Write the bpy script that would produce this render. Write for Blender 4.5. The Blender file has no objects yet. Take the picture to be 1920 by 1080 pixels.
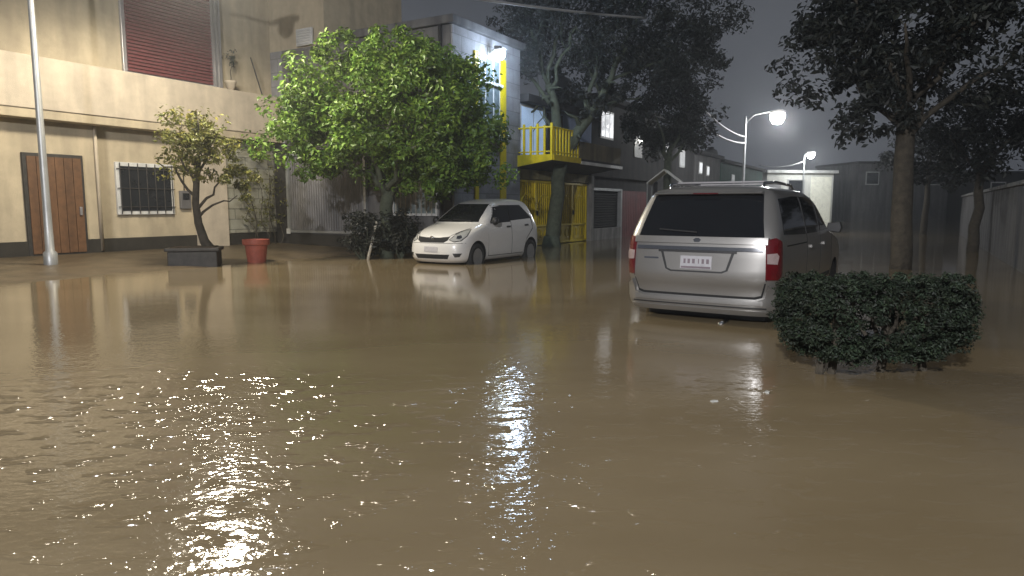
import bpy, bmesh, math, random
import numpy as np
from mathutils import Vector, Matrix
from mathutils.bvhtree import BVHTree

scene = bpy.context.scene
COL = scene.collection
R = math.radians

# ------------------------------------------------------------------ camera
H = 1.30
cam_d = bpy.data.cameras.new("camera")
cam_d.sensor_width = 36.0
cam_d.lens = 36.0 * 1300 / 1920
cam_d.clip_start = 0.05
cam_d.clip_end = 1500
cam = bpy.data.objects.new("camera", cam_d)
COL.objects.link(cam)
cam.location = (0, 0, H)
cam.rotation_euler = (math.pi / 2 - math.atan(152 / 1300), 0, 0)
scene.camera = cam

# ------------------------------------------------------------------ night sky
world = bpy.data.worlds.new("World")
scene.world = world
world.use_nodes = True
wn, wl = world.node_tree.nodes, world.node_tree.links
wn.clear()
w_out = wn.new("ShaderNodeOutputWorld")
w_bg = wn.new("ShaderNodeBackground")
w_tc = wn.new("ShaderNodeTexCoord")
w_sep = wn.new("ShaderNodeSeparateXYZ")
w_grad = wn.new("ShaderNodeValToRGB")
w_noise = wn.new("ShaderNodeTexNoise")
w_mix = wn.new("ShaderNodeMixRGB")
w_cl = wn.new("ShaderNodeValToRGB")
w_noise.inputs["Scale"].default_value = 2.2
w_noise.inputs["Detail"].default_value = 5
w_grad.color_ramp.elements[0].position = 0.0
w_grad.color_ramp.elements[0].color = (0.120, 0.130, 0.150, 1)
w_grad.color_ramp.elements[1].position = 0.55
w_grad.color_ramp.elements[1].color = (0.054, 0.060, 0.068, 1)
w_cl.color_ramp.elements[0].position = 0.3
w_cl.color_ramp.elements[0].color = (0.72, 0.72, 0.74, 1)
w_cl.color_ramp.elements[1].position = 0.75
w_cl.color_ramp.elements[1].color = (1.15, 1.13, 1.12, 1)
w_mix.blend_type = 'MULTIPLY'
w_mix.inputs[0].default_value = 1.0
wl.new(w_tc.outputs["Generated"], w_sep.inputs[0])
wl.new(w_sep.outputs["Z"], w_grad.inputs[0])
wl.new(w_tc.outputs["Generated"], w_noise.inputs["Vector"])
wl.new(w_noise.outputs["Fac"], w_cl.inputs[0])
wl.new(w_grad.outputs[0], w_mix.inputs[1])
wl.new(w_cl.outputs[0], w_mix.inputs[2])
wl.new(w_mix.outputs[0], w_bg.inputs[0])
w_bg.inputs[1].default_value = 0.92
wl.new(w_bg.outputs[0], w_out.inputs[0])

# ------------------------------------------------------------------ exposure / render
scene.view_settings.view_transform = 'Standard'
scene.view_settings.look = 'None'
scene.view_settings.exposure = 0.0
scene.view_settings.gamma = 1.0
scene.render.engine = 'CYCLES'
scene.cycles.use_denoising = True
scene.cycles.max_bounces = 6
scene.cycles.sample_clamp_indirect = 6.0
scene.cycles.caustics_reflective = False
scene.cycles.caustics_refractive = False
scene.cycles.volume_bounces = 0


def lamp(name, kind, loc, energy, color, radius=0.15, aim=None, angle=150, blend=0.6):
    d = bpy.data.lights.new(name, kind)
    d.energy = energy
    d.color = color
    d.shadow_soft_size = radius
    if kind == 'SPOT':
        d.spot_size = R(angle)
        d.spot_blend = blend
    o = bpy.data.objects.new(name, d)
    COL.objects.link(o)
    o.location = loc
    if aim is not None:
        o.rotation_euler = (Vector(aim) - Vector(loc)).to_track_quat('-Z', 'Y').to_euler()
    return o


# street lamp standing behind the photographer (lights the cars, tree and water from the front)
lamp("street_light", 'SPOT', (-4.6, -8.6, 7.2), 12500, (0.97, 0.97, 1.0), 0.22, (0.0, 9.0, 0.0), 150, 0.5)

# ------------------------------------------------------------------ materials
MATS = {}


def mat(name, color, rough=0.6, metal=0.0, var=0.25, scale=3.0, bump=0.0, bscale=40.0, coat=0.0, emit=None, estr=0.0,
        stain=0.0, spec=0.5, tint=False, trans=0.0):
    m = bpy.data.materials.new(name)
    m.use_nodes = True
    n, l = m.node_tree.nodes, m.node_tree.links
    b = n["Principled BSDF"]
    b.inputs["Roughness"].default_value = rough
    b.inputs["Metallic"].default_value = metal
    b.inputs["Specular IOR Level"].default_value = spec
    if coat:
        b.inputs["Coat Weight"].default_value = coat
        b.inputs["Coat Roughness"].default_value = 0.06
    tc = n.new("ShaderNodeTexCoord")
    nz = n.new("ShaderNodeTexNoise")
    nz.inputs["Scale"].default_value = scale
    nz.inputs["Detail"].default_value = 6
    nz.inputs["Roughness"].default_value = 0.62
    l.new(tc.outputs["Object"], nz.inputs["Vector"])
    rp = n.new("ShaderNodeValToRGB")
    rp.color_ramp.elements[0].position = 0.28
    rp.color_ramp.elements[1].position = 0.72
    c = color
    rp.color_ramp.elements[0].color = (c[0] * (1 - var), c[1] * (1 - var), c[2] * (1 - var), 1)
    rp.color_ramp.elements[1].color = (min(1, c[0] * (1 + var * .6)), min(1, c[1] * (1 + var * .6)), min(1, c[2] * (1 + var * .6)), 1)
    l.new(nz.outputs["Fac"], rp.inputs[0])
    col = rp.outputs[0]
    if stain:
        mp = n.new("ShaderNodeMapping")
        mp.inputs["Scale"].default_value = (1.6, 1.6, 0.22)
        l.new(tc.outputs["Object"], mp.inputs[0])
        n2 = n.new("ShaderNodeTexNoise")
        n2.inputs["Scale"].default_value = 1.7
        n2.inputs["Detail"].default_value = 7
        l.new(mp.outputs[0], n2.inputs["Vector"])
        r2 = n.new("ShaderNodeValToRGB")
        r2.color_ramp.elements[0].position = 0.36
        r2.color_ramp.elements[0].color = (1 - stain, 1 - stain, 1 - stain * .95, 1)
        r2.color_ramp.elements[1].position = 0.6
        r2.color_ramp.elements[1].color = (1, 1, 1, 1)
        l.new(n2.outputs["Fac"], r2.inputs[0])
        mx = n.new("ShaderNodeMixRGB")
        mx.blend_type = 'MULTIPLY'
        mx.inputs[0].default_value = 1
        l.new(col, mx.inputs[1])
        l.new(r2.outputs[0], mx.inputs[2])
        col = mx.outputs[0]
    if tint:
        at = n.new("ShaderNodeAttribute")
        at.attribute_name = "tint"
        mx = n.new("ShaderNodeMixRGB")
        mx.blend_type = 'MULTIPLY'
        mx.inputs[0].default_value = 1
        l.new(col, mx.inputs[1])
        l.new(at.outputs["Color"], mx.inputs[2])
        col = mx.outputs[0]
    l.new(col, b.inputs["Base Color"])
    if bump:
        n3 = n.new("ShaderNodeTexNoise")
        n3.inputs["Scale"].default_value = bscale
        n3.inputs["Detail"].default_value = 4
        l.new(tc.outputs["Object"], n3.inputs["Vector"])
        bp = n.new("ShaderNodeBump")
        bp.inputs["Strength"].default_value = bump
        bp.inputs["Distance"].default_value = 0.02
        l.new(n3.outputs["Fac"], bp.inputs["Height"])
        l.new(bp.outputs[0], b.inputs["Normal"])
    if emit:
        b.inputs["Emission Color"].default_value = (*emit, 1)
        b.inputs["Emission Strength"].default_value = estr
    if trans:
        tr = n.new("ShaderNodeBsdfTranslucent")
        l.new(col, tr.inputs[0])
        ms = n.new("ShaderNodeMixShader")
        ms.inputs[0].default_value = trans
        l.new(b.outputs[0], ms.inputs[1])
        l.new(tr.outputs[0], ms.inputs[2])
        l.new(ms.outputs[0], n["Material Output"].inputs[0])
    MATS[name] = m
    return m


def brick_mat(name, c1, c2, mortar, scale, rough=0.85, ratio=(0.5, 0.25)):
    m = bpy.data.materials.new(name)
    m.use_nodes = True
    n, l = m.node_tree.nodes, m.node_tree.links
    b = n["Principled BSDF"]
    b.inputs["Roughness"].default_value = rough
    tc = n.new("ShaderNodeTexCoord")
    sp = n.new("ShaderNodeSeparateXYZ")
    ad = n.new("ShaderNodeMath")
    cb = n.new("ShaderNodeCombineXYZ")
    l.new(tc.outputs["Object"], sp.inputs[0])
    l.new(sp.outputs[0], ad.inputs[0])
    l.new(sp.outputs[1], ad.inputs[1])
    l.new(ad.outputs[0], cb.inputs[0])
    l.new(sp.outputs[2], cb.inputs[1])
    br = n.new("ShaderNodeTexBrick")
    br.inputs["Scale"].default_value = scale
    br.inputs["Color1"].default_value = (*c1, 1)
    br.inputs["Color2"].default_value = (*c2, 1)
    br.inputs["Mortar"].default_value = (*mortar, 1)
    br.inputs["Mortar Size"].default_value = 0.012
    br.inputs["Brick Width"].default_value = ratio[0]
    br.inputs["Row Height"].default_value = ratio[1]
    l.new(cb.outputs[0], br.inputs["Vector"])
    nz = n.new("ShaderNodeTexNoise")
    nz.inputs["Scale"].default_value = 2.3
    nz.inputs["Detail"].default_value = 7
    l.new(tc.outputs["Object"], nz.inputs["Vector"])
    rp = n.new("ShaderNodeValToRGB")
    rp.color_ramp.elements[0].position = 0.3
    rp.color_ramp.elements[0].color = (.66, .64, .6, 1)
    rp.color_ramp.elements[1].position = 0.66
    rp.color_ramp.elements[1].color = (1, 1, 1, 1)
    l.new(nz.outputs["Fac"], rp.inputs[0])
    mx = n.new("ShaderNodeMixRGB")
    mx.blend_type = 'MULTIPLY'
    mx.inputs[0].default_value = 1
    l.new(br.outputs["Color"], mx.inputs[1])
    l.new(rp.outputs[0], mx.inputs[2])
    l.new(mx.outputs[0], b.inputs["Base Color"])
    bp = n.new("ShaderNodeBump")
    bp.inputs["Strength"].default_value = 0.5
    bp.inputs["Distance"].default_value = 0.01
    l.new(br.outputs["Fac"], bp.inputs["Height"])
    bp.invert = True
    l.new(bp.outputs[0], b.inputs["Normal"])
    MATS[name] = m
    return m


beige = mat("beige_plaster", (.49, .415, .29), .85, stain=.22, var=.15, bump=.3, bscale=60)
beige_lt = mat("beige_trim", (.54, .465, .36), .8, stain=.2, var=.15, bump=.3, bscale=60)
grayplaster = mat("gray_plaster", (.15, .146, .145), .9, stain=.45, var=.2, bump=.3, bscale=50)
dkplaster = mat("dark_plaster", (.042, .041, .041), .9, stain=.4, var=.3, bump=.3)
block = brick_mat("pale_block", (.33, .33, .35), (.29, .29, .31), (.2, .2, .21), 1.0, ratio=(.62, .42))
stone = brick_mat("pale_stone", (.40, .39, .32), (.33, .33, .27), (.18, .18, .15), 1.0, ratio=(.9, .31))
concrete = mat("concrete", (.27, .265, .25), .88, stain=.5, var=.25, bump=.35, bscale=30)
darkbase = mat("dark_plinth", (.03, .026, .02), .8, var=.4, bump=.3)
maroon = mat("maroon_metal", (.13, .032, .036), .5, var=.25, scale=6)
alu = mat("aluminium", (.42, .41, .42), .4, .6, var=.15)
graymetal = mat("gray_sheet", (.17, .165, .165), .55, .1, var=.25, stain=.35, scale=2)
yellow = mat("yellow_paint", (.72, .56, .012), .5, var=.12, stain=.2, scale=5)
dullyellow = mat("worn_yellow_paint", (.60, .46, .015), .55, var=.25, stain=.3, scale=5)
blueplaster = mat("pale_blue_plaster", (.38, .47, .66), .85, var=.12, stain=.2)
blackgap = mat("dark_void", (.012, .012, .013), .9, var=.2)
white_p = mat("white_frame_paint", (.62, .62, .6), .5, var=.12, stain=.2)
rust = mat("dark_steel", (.05, .046, .042), .6, .3, var=.4, scale=9)
redm = mat("red_gate_paint", (.14, .02, .022), .55, var=.3, stain=.3)
wood = mat("brown_wood", (.15, .075, .035), .6, var=.35, stain=.3, scale=8)
winglass = mat("window_glass", (.02, .022, .026), .07, var=.2, spec=.7)
curtain_glass = mat("curtained_pane", (.16, .2, .21), .12, var=.45, scale=5, spec=.6)
terracotta = mat("terracotta", (.36, .088, .055), .62, var=.25, scale=9, stain=.25)
soil = mat("soil", (.06, .042, .025), .9, var=.5, scale=12, bump=.8, bscale=15)
mud = mat("wet_mud", (.10, .075, .045), .45, var=.45, scale=2.5, bump=.5, bscale=14)
asphalt = mat("asphalt", (.05, .05, .05), .9, var=.3)
bark = mat("bark", (.06, .05, .036), .9, var=.5, scale=9, bump=.9, bscale=22)
barkdk = mat("dark_bark", (.085, .098, .066), .9, var=.45, scale=8, bump=.9, bscale=18)
leaf_g = mat("leaf_green", (.150, .250, .040), .45, var=.3, scale=1.3, tint=True, trans=.25)
leaf_y = mat("leaf_olive", (.20, .20, .045), .5, var=.3, scale=2, tint=True, trans=.25)
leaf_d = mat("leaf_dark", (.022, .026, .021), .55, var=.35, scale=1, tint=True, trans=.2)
leaf_h = mat("leaf_hedge", (.018, .030, .014), .65, var=.35, scale=4, tint=True, trans=.15)
pale_pipe = mat("pale_pipe", (.5, .47, .4), .5, var=.2, stain=.3)
cablem = mat("cable_rubber", (.33, .33, .33), .55, var=.2)
pole_m = mat("galvanised_steel", (.40, .41, .41), .45, .5, var=.2)
lampglow = mat("lamp_glass_cool", (.8, .8, .8), .3, emit=(.80, .90, 1.0), estr=30)
lampglow_w = mat("lamp_glass_white", (.8, .8, .8), .3, emit=(1.0, .98, .92), estr=40)
litwin = mat("lit_window", (.6, .6, .6), .4, emit=(.95, .97, 1.0), estr=.6)
litwin_dim = mat("lit_window_dim", (.4, .4, .4), .4, emit=(.9, .92, .95), estr=.15)
whitehouse = mat("white_house_plaster", (.72, .72, .66), .8, var=.1, stain=.15)
greenhouse_p = mat("green_plaster", (.03, .10, .075), .85, var=.25, stain=.3)
tarp = mat("white_tarp", (.62, .62, .58), .6, var=.15, stain=.25)

# ------------------------------------------------------------------ mesh helpers


class MB:
    def __init__(s):
        s.v, s.f = [], []

    def add(s, vs, fs):
        o = len(s.v)
        s.v.extend([tuple(q) for q in vs])
        s.f.extend([tuple(i + o for i in f) for f in fs])
        return s

    def box(s, x0, x1, y0, y1, z0, z1):
        vs = [(x, y, z) for z in (z0, z1) for y in (y0, y1) for x in (x0, x1)]
        return s.add(vs, [(0, 2, 3, 1), (4, 5, 7, 6), (0, 1, 5, 4), (2, 6, 7, 3), (0, 4, 6, 2), (1, 3, 7, 5)])

    def tube(s, pts, rad, n=8, caps=True):
        pts = [Vector(q) for q in pts]
        if not hasattr(rad, '__len__'):
            rad = [rad] * len(pts)
        t0 = (pts[1] - pts[0]).normalized()
        ref = Vector((0, 0, 1)) if abs(t0.z) < .9 else Vector((1, 0, 0))
        u = t0.cross(ref).normalized()
        vs = []
        for i, q in enumerate(pts):
            a = pts[max(i - 1, 0)]
            b = pts[min(i + 1, len(pts) - 1)]
            t = (b - a).normalized()
            u = (u - t * u.dot(t)).normalized()
            w = t.cross(u)
            for k in range(n):
                an = 2 * math.pi * k / n
                vs.append(q + (u * math.cos(an) + w * math.sin(an)) * rad[i])
        fs = []
        for i in range(len(pts) - 1):
            for k in range(n):
                k2 = (k + 1) % n
                fs.append((i * n + k, i * n + k2, (i + 1) * n + k2, (i + 1) * n + k))
        if caps:
            fs.append(tuple(reversed(range(n))))
            fs.append(tuple((len(pts) - 1) * n + k for k in range(n)))
        return s.add(vs, fs)

    def lathe(s, prof, n=24, axis='z', c=(0, 0, 0)):
        vs, fs = [], []
        for r, h in prof:
            for k in range(n):
                a = 2 * math.pi * k / n
                x, y = r * math.cos(a), r * math.sin(a)
                q = (x, y, h) if axis == 'z' else ((x, h, y) if axis == 'y' else (h, x, y))
                vs.append((q[0] + c[0], q[1] + c[1], q[2] + c[2]))
        for i in range(len(prof) - 1):
            for k in range(n):
                k2 = (k + 1) % n
                fs.append((i * n + k, i * n + k2, (i + 1) * n + k2, (i + 1) * n + k))
        fs.append(tuple(range(n)))
        fs.append(tuple((len(prof) - 1) * n + k for k in range(n)))
        return s.add(vs, fs)

    def prism(s, poly, a0, a1, axis='x'):
        n = len(poly)

        def mk(p, a):
            return (a, p[0], p[1]) if axis == 'x' else ((p[0], a, p[1]) if axis == 'y' else (p[0], p[1], a))
        vs = [mk(p, a0) for p in poly] + [mk(p, a1) for p in poly]
        fs = [tuple(range(n)), tuple(range(2 * n - 1, n - 1, -1))]
        for i in range(n):
            j = (i + 1) % n
            fs.append((i, i + n, j + n, j))
        return s.add(vs, fs)

    def build(s, name, m, parent=None, bevel=0.0, smooth=False, loc=None):
        me = bpy.data.meshes.new(name)
        me.from_pydata(s.v, [], s.f)
        bm = bmesh.new()
        bm.from_mesh(me)
        bmesh.ops.recalc_face_normals(bm, faces=bm.faces)
        bm.to_mesh(me)
        bm.free()
        me.materials.append(m)
        if smooth:
            me.polygons.foreach_set("use_smooth", [True] * len(me.polygons))
        o = bpy.data.objects.new(name, me)
        COL.objects.link(o)
        if parent:
            o.parent = parent
        if loc:
            o.location = loc
        if bevel:
            bv = o.modifiers.new("bevel", 'BEVEL')
            bv.width = bevel
            bv.segments = 2
            bv.limit_method = 'ANGLE'
        return o


def thing(name, label, cat, loc=(0, 0, 0), rz=0.0, group=None):
    o = bpy.data.objects.new(name, None)
    COL.objects.link(o)
    o.location = loc
    o.rotation_euler = (0, 0, rz)
    return tag(o, label, cat, group)


def tag(o, label, cat, group=None):
    o["label"] = label
    o["category"] = cat
    if group:
        o["group"] = group
    return o


def struct(o):
    o["kind"] = "structure"
    return o


def copy_tree(o, parent=None):
    c = o.copy()
    COL.objects.link(c)
    if parent:
        c.parent = parent
    for ch in list(o.children):
        copy_tree(ch, c)
    return c


BX = lambda *a: MB().box(*a)

# ------------------------------------------------------------------ foliage helpers


def leaf_mesh(name, centers, normals, size, m, parent, rng, shade=(.55, 1.35), aspect=.55, fold=.25, tints=None):
    n = len(centers)
    nr = normals / np.maximum(np.linalg.norm(normals, axis=1, keepdims=True), 1e-6)
    rnd = rng.normal(size=(n, 3))
    t = rnd - nr * np.sum(rnd * nr, axis=1, keepdims=True)
    t /= np.maximum(np.linalg.norm(t, axis=1, keepdims=True), 1e-6)
    b = np.cross(nr, t)
    sz = size * rng.uniform(.6, 1.35, size=(n, 1))
    base = centers - t * sz * .5
    tip = centers + t * sz * .5 - nr * sz * .12
    l = centers + b * sz * aspect * .5 + nr * sz * fold * .4
    r = centers - b * sz * aspect * .5 + nr * sz * fold * .4
    v = np.stack([base, l, tip, r], axis=1).reshape(-1, 3)
    idx = np.arange(n) * 4
    f = np.stack([np.stack([idx, idx + 2, idx + 1], 1), np.stack([idx, idx + 3, idx + 2], 1)], 1).reshape(-1, 3)
    me = bpy.data.meshes.new(name)
    me.from_pydata(v.tolist(), [], f.tolist())
    me.materials.append(m)
    at = me.attributes.new("tint", 'FLOAT_COLOR', 'POINT')
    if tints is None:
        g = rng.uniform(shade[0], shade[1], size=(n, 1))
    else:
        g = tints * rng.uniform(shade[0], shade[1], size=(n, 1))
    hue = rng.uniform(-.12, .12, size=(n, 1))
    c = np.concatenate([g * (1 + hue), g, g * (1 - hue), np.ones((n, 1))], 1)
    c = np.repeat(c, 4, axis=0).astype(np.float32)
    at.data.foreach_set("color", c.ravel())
    o = bpy.data.objects.new(name, me)
    COL.objects.link(o)
    if parent:
        o.parent = parent
    return o


def clumps_to_leaves(clumps, per, rng, up=.6):
    """clumps: list of (center, radius). Leaves hang in a shell-biased ball around each."""
    cs, ns, ts = [], [], []
    for c, r in clumps:
        k = max(6, int(per * rng.uniform(.7, 1.3)))
        d = rng.normal(size=(k, 3))
        d /= np.linalg.norm(d, axis=1, keepdims=True)
        rr = r * rng.uniform(.25, 1.0, size=(k, 1)) ** .6
        p = np.array(c) + d * rr * np.array([1, 1, .75])
        nn = d * .7 + np.array([0, 0, up]) + rng.normal(size=(k, 3)) * .45
        cs.append(p)
        ns.append(nn)
        ts.append(np.full((k, 1), rng.uniform(.65, 1.3)))
    return np.concatenate(cs), np.concatenate(ns), np.concatenate(ts)


def blob_clumps(center, radii, n, rng, rc=(.3, .55), inner=.35, lump=.18, zmin=None):
    out = []
    cx, cy, cz = center
    ph = rng.uniform(0, 6.28, size=6)
    while len(out) < n:
        d = rng.normal(size=3)
        d /= np.linalg.norm(d)
        k = 1 + lump * (math.sin(3 * d[0] + ph[0]) * math.cos(4 * d[1] + ph[1]) + math.sin(5 * d[2] + ph[2]) * .7 + math.sin(6 * d[0] + 4 * d[2] + ph[3]) * .5)
        rr = rng.uniform(inner, 1.0) ** .5 * k
        p = (cx + d[0] * radii[0] * rr, cy + d[1] * radii[1] * rr, cz + d[2] * radii[2] * rr)
        if zmin is not None and p[2] < zmin:
            continue
        out.append((p, rng.uniform(*rc)))
    return out


def branch(mb, p0, p1, r0, r1, rng, wob=.12, seg=6, n=7):
    p0, p1 = Vector(p0), Vector(p1)
    L = (p1 - p0).length
    pts, rad = [], []
    for i in range(seg + 1):
        k = i / seg
        q = p0.lerp(p1, k)
        if 0 < i < seg:
            q += Vector(rng.normal(size=3)) * wob * L / seg
        q.z += math.sin(k * math.pi) * .05 * L
        pts.append(q)
        rad.append(r0 + (r1 - r0) * k)
    mb.tube(pts, rad, n)
    return pts


# ------------------------------------------------------------------ water, bed, street geometry
DIR = Vector((math.cos(R(60)), math.sin(R(60)), 0))
NRM = Vector((math.sin(R(60)), -math.cos(R(60)), 0))
O2 = Vector((-2.6, 17.2, 0))
O1 = O2 - NRM * 6.5


def loc2(t, y, z=0, o=O2):
    return o + DIR * t - NRM * y + Vector((0, 0, z))


def water_mat():
    m = bpy.data.materials.new("muddy_water")
    m.use_nodes = True
    n, l = m.node_tree.nodes, m.node_tree.links
    b = n["Principled BSDF"]
    tc = n.new("ShaderNodeTexCoord")
    nz = n.new("ShaderNodeTexNoise")
    nz.inputs["Scale"].default_value = .5
    nz.inputs["Detail"].default_value = 7
    mpw = n.new("ShaderNodeMapping")
    mpw.inputs["Scale"].default_value = (.7, 1.5, 1)
    mpw.inputs["Rotation"].default_value = (0, 0, R(-20))
    l.new(tc.outputs["Object"], mpw.inputs[0])
    l.new(mpw.outputs[0], nz.inputs["Vector"])
    rp = n.new("ShaderNodeValToRGB")
    rp.color_ramp.elements[0].position = .3
    rp.color_ramp.elements[0].color = (.172, .130, .073, 1)
    rp.color_ramp.elements[1].position = .7
    rp.color_ramp.elements[1].color = (.240, .188, .113, 1)
    l.new(nz.outputs["Fac"], rp.inputs[0])
    # turbid body colour below a clear, rippled reflecting surface
    n.remove(b)
    body = n.new("ShaderNodeBsdfDiffuse")
    l.new(rp.outputs[0], body.inputs[0])
    gloss = n.new("ShaderNodeBsdfGlossy")
    gloss.inputs["Roughness"].default_value = .085
    gloss.inputs["Color"].default_value = (1, 1, 1, 1)
    fres = n.new("ShaderNodeFresnel")
    fres.inputs["IOR"].default_value = 1.36
    mixs = n.new("ShaderNodeMixShader")
    l.new(fres.outputs[0], mixs.inputs[0])
    l.new(body.outputs[0], mixs.inputs[1])
    l.new(gloss.outputs[0], mixs.inputs[2])
    l.new(mixs.outputs[0], n["Material Output"].inputs[0])

    def noise(scale, sc, detail, rot=0.0):
        mp = n.new("ShaderNodeMapping")
        mp.inputs["Scale"].default_value = sc
        mp.inputs["Rotation"].default_value = (0, 0, rot)
        l.new(tc.outputs["Object"], mp.inputs[0])
        q = n.new("ShaderNodeTexNoise")
        q.inputs["Scale"].default_value = scale
        q.inputs["Detail"].default_value = detail
        q.inputs["Roughness"].default_value = .5
        l.new(mp.outputs[0], q.inputs["Vector"])
        return q.outputs["Fac"]

    def math_(op, a, bb):
        q = n.new("ShaderNodeMath")
        q.operation = op
        for i, x in enumerate((a, bb)):
            if hasattr(x, "default_value") or hasattr(x, "links"):
                l.new(x, q.inputs[i])
            else:
                q.inputs[i].default_value = x
        return q.outputs[0]
    # ripples: fine wind/current wavelets in patches, calmer further up the street, plus a slow swell
    fine = noise(17.0, (1.0, 1.5, 1), 2.0, R(-12))
    mid = noise(2.6, (1.0, 1.5, 1), 2.0, R(15))
    patch = noise(.55, (1, 1, 1), 2.0)
    sep = n.new("ShaderNodeSeparateXYZ")
    l.new(tc.outputs["Object"], sep.inputs[0])
    near = n.new("ShaderNodeMapRange")
    near.inputs["From Min"].default_value = 2.0
    near.inputs["From Max"].default_value = 11.0
    near.inputs["To Min"].default_value = 1.0
    near.inputs["To Max"].default_value = .10
    near.interpolation_type = 'SMOOTHERSTEP'
    l.new(sep.outputs[1], near.inputs["Value"])
    side = n.new("ShaderNodeMapRange")
    side.inputs["From Min"].default_value = -1.4
    side.inputs["From Max"].default_value = 1.6
    side.inputs["To Min"].default_value = 1.0
    side.inputs["To Max"].default_value = .45
    side.interpolation_type = 'SMOOTHSTEP'
    l.new(sep.outputs[0], side.inputs["Value"])
    pr = n.new("ShaderNodeMapRange")
    pr.inputs["From Min"].default_value = .35
    pr.inputs["From Max"].default_value = .65
    pr.inputs["To Min"].default_value = .5
    pr.inputs["To Max"].default_value = 1.2
    l.new(patch, pr.inputs["Value"])
    amp = math_('MULTIPLY', math_('MULTIPLY', near.outputs[0], side.outputs[0]), pr.outputs[0])
    hgt = math_('ADD', math_('MULTIPLY', fine, .0052), math_('MULTIPLY', mid, .0065))
    hgt = math_('MULTIPLY', hgt, amp)
    # scattered steeper wavelets (short crests here and there)
    chop = noise(12.0, (.75, 1.9, 1), 2.0, R(-24))
    spots = noise(5.5, (.8, 1.7, 1), 2.0, R(-20))
    nearc = n.new("ShaderNodeMapRange")
    nearc.inputs["From Min"].default_value = 3.0
    nearc.inputs["From Max"].default_value = 6.1
    nearc.inputs["To Min"].default_value = 1.0
    nearc.inputs["To Max"].default_value = 0.0
    nearc.interpolation_type = 'SMOOTHSTEP'
    l.new(sep.outputs[1], nearc.inputs["Value"])
    sm = n.new("ShaderNodeMapRange")
    sm.inputs["From Min"].default_value = .54
    sm.inputs["From Max"].default_value = .68
    sm.interpolation_type = 'SMOOTHSTEP'
    l.new(spots, sm.inputs["Value"])
    hgt = math_('ADD', hgt, math_('MULTIPLY', math_('MULTIPLY', math_('MULTIPLY', chop, .068), sm.outputs[0]), math_('MULTIPLY', amp, nearc.outputs[0])))
    bp = n.new("ShaderNodeBump")
    bp.inputs["Strength"].default_value = 1.0
    bp.inputs["Distance"].default_value = 1.0
    l.new(hgt, bp.inputs["Height"])
    l.new(bp.outputs[0], gloss.inputs["Normal"])
    return m


WATER = water_mat()
wv = MB().add([(-120, -40, 0), (120, -40, 0), (160, 260, 0), (-160, 260, 0)], [(0, 1, 2, 3)])
struct(wv.build("water", WATER))
struct(MB().add([(-600, -200, -.3), (600, -200, -.3), (600, 900, -.3), (-600, 900, -.3)], [(0, 1, 2, 3)]).build("ground", asphalt))

# forecourt of wet mud and kerb in front of the beige house
fc = MB()
pts = []
front = []
rs = np.random.default_rng(5)
for i in range(41):
    t = -9 + i * (2.0 + 9) / 40
    front.append((t, 2.35 + .10 * math.sin(t * 1.9) + .07 * math.sin(t * 5.1 + 1)))
vs, fs = [], []
for t, y in front:
    vs += [tuple(loc2(t, y - .45, -.14)), tuple(loc2(t, y, -.008)), tuple(loc2(t, y + .5, .035)), tuple(loc2(t, 4.4, .10)), tuple(loc2(t, 7.0, .16))]
for i in range(len(front) - 1):
    for k in range(4):
        a = i * 5 + k
        fs.append((a, a + 5, a + 6, a + 1))
fc.add(vs, fs)
struct(fc.build("pavement", mud, smooth=True))

# ------------------------------------------------------------------ beige house (left)
RZ = R(60)
h1 = thing("beige_house", "two storey beige plaster house with maroon shutter and projecting upper floor", "house", O1, RZ)
MB().box(-9.5, 2.2, .5, 6, .12, 3.3).box(-9.5, 2.2, .02, 6, 3.3, 3.5).build("wall", beige, h1, bevel=.01)
BX(-9.5, 2.03, -.02, 6, 3.504, 4.68).build("parapet_band", beige_lt, h1, bevel=.02)
BX(-9.5, 2.055, .45, 6, 4.684, 8.6).build("upper_wall", beige, h1)
BX(-9.5, 2.2, -.08, 6, 8.604, 8.8).build("roof", grayplaster, h1)
BX(-9.5, 2.2, .44, .495, .10, .5).build("plinth", darkbase, h1)
# maroon shutter window
w = BX(-2.75, .14, .36, .44, 4.70, 7.75).build("shutter_frame", alu, h1, bevel=.01)
sm = MB()
for i in range(33):
    z = 4.77 + i * .088
    sm.prism([(.345, z), (.30, z + .012), (.30, z + .07), (.345, z + .085)], -2.66, -.16, 'x')
sm.build("shutter", maroon, w)
fm = MB()
for tt in (-.15, -.02, .11):
    fm.box(tt - .02, tt + .02, .27, .36, 4.72, 7.72)
fm.build("shutter_rail", alu, w)
# ground floor: pillar, stone infill, dark door post, brown door
BX(-.85, .14, .30, .498, .12, 3.29).build("pillar", beige_lt, h1, bevel=.015)
st = MB().box(.2, 2.0, .43, .497, .52, 3.25)
st.build("stone_panel", stone, h1)
BX(2.02, 2.16, -.2, .42, .14, 3.29).build("door_post", rust, h1)
d = BX(-5.25, -3.9, .42, .497, .14, 2.55).build("door_frame", rust, h1, bevel=.01)
dm = MB()
for i in range(6):
    dm.box(-5.17 + i * .202, -5.17 + i * .202 + .19, .395, .42, .2, 2.47)
dm.build("door", wood, d)
BX(-4.08, -4.02, .35, .394, 1.1, 1.3).build("door_handle", alu, d, bevel=.008)
wn1 = BX(-3.1, -1.5, .42, .497, 1.1, 2.45).build("window", white_p, h1, bevel=.01)
BX(-3.0, -1.6, .405, .42, 1.2, 2.35).build("pane", winglass, wn1)
gm = MB()
for i in range(7):
    gm.tube([(-3.02 + i * .24, .37, 1.12), (-3.02 + i * .24, .37, 2.43)], .012, 6)
for z in (1.3, 1.78, 2.28):
    gm.tube([(-3.1, .385, z), (-1.5, .385, z)], .012, 6)
gm.build("window_grille", rust, wn1)

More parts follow.
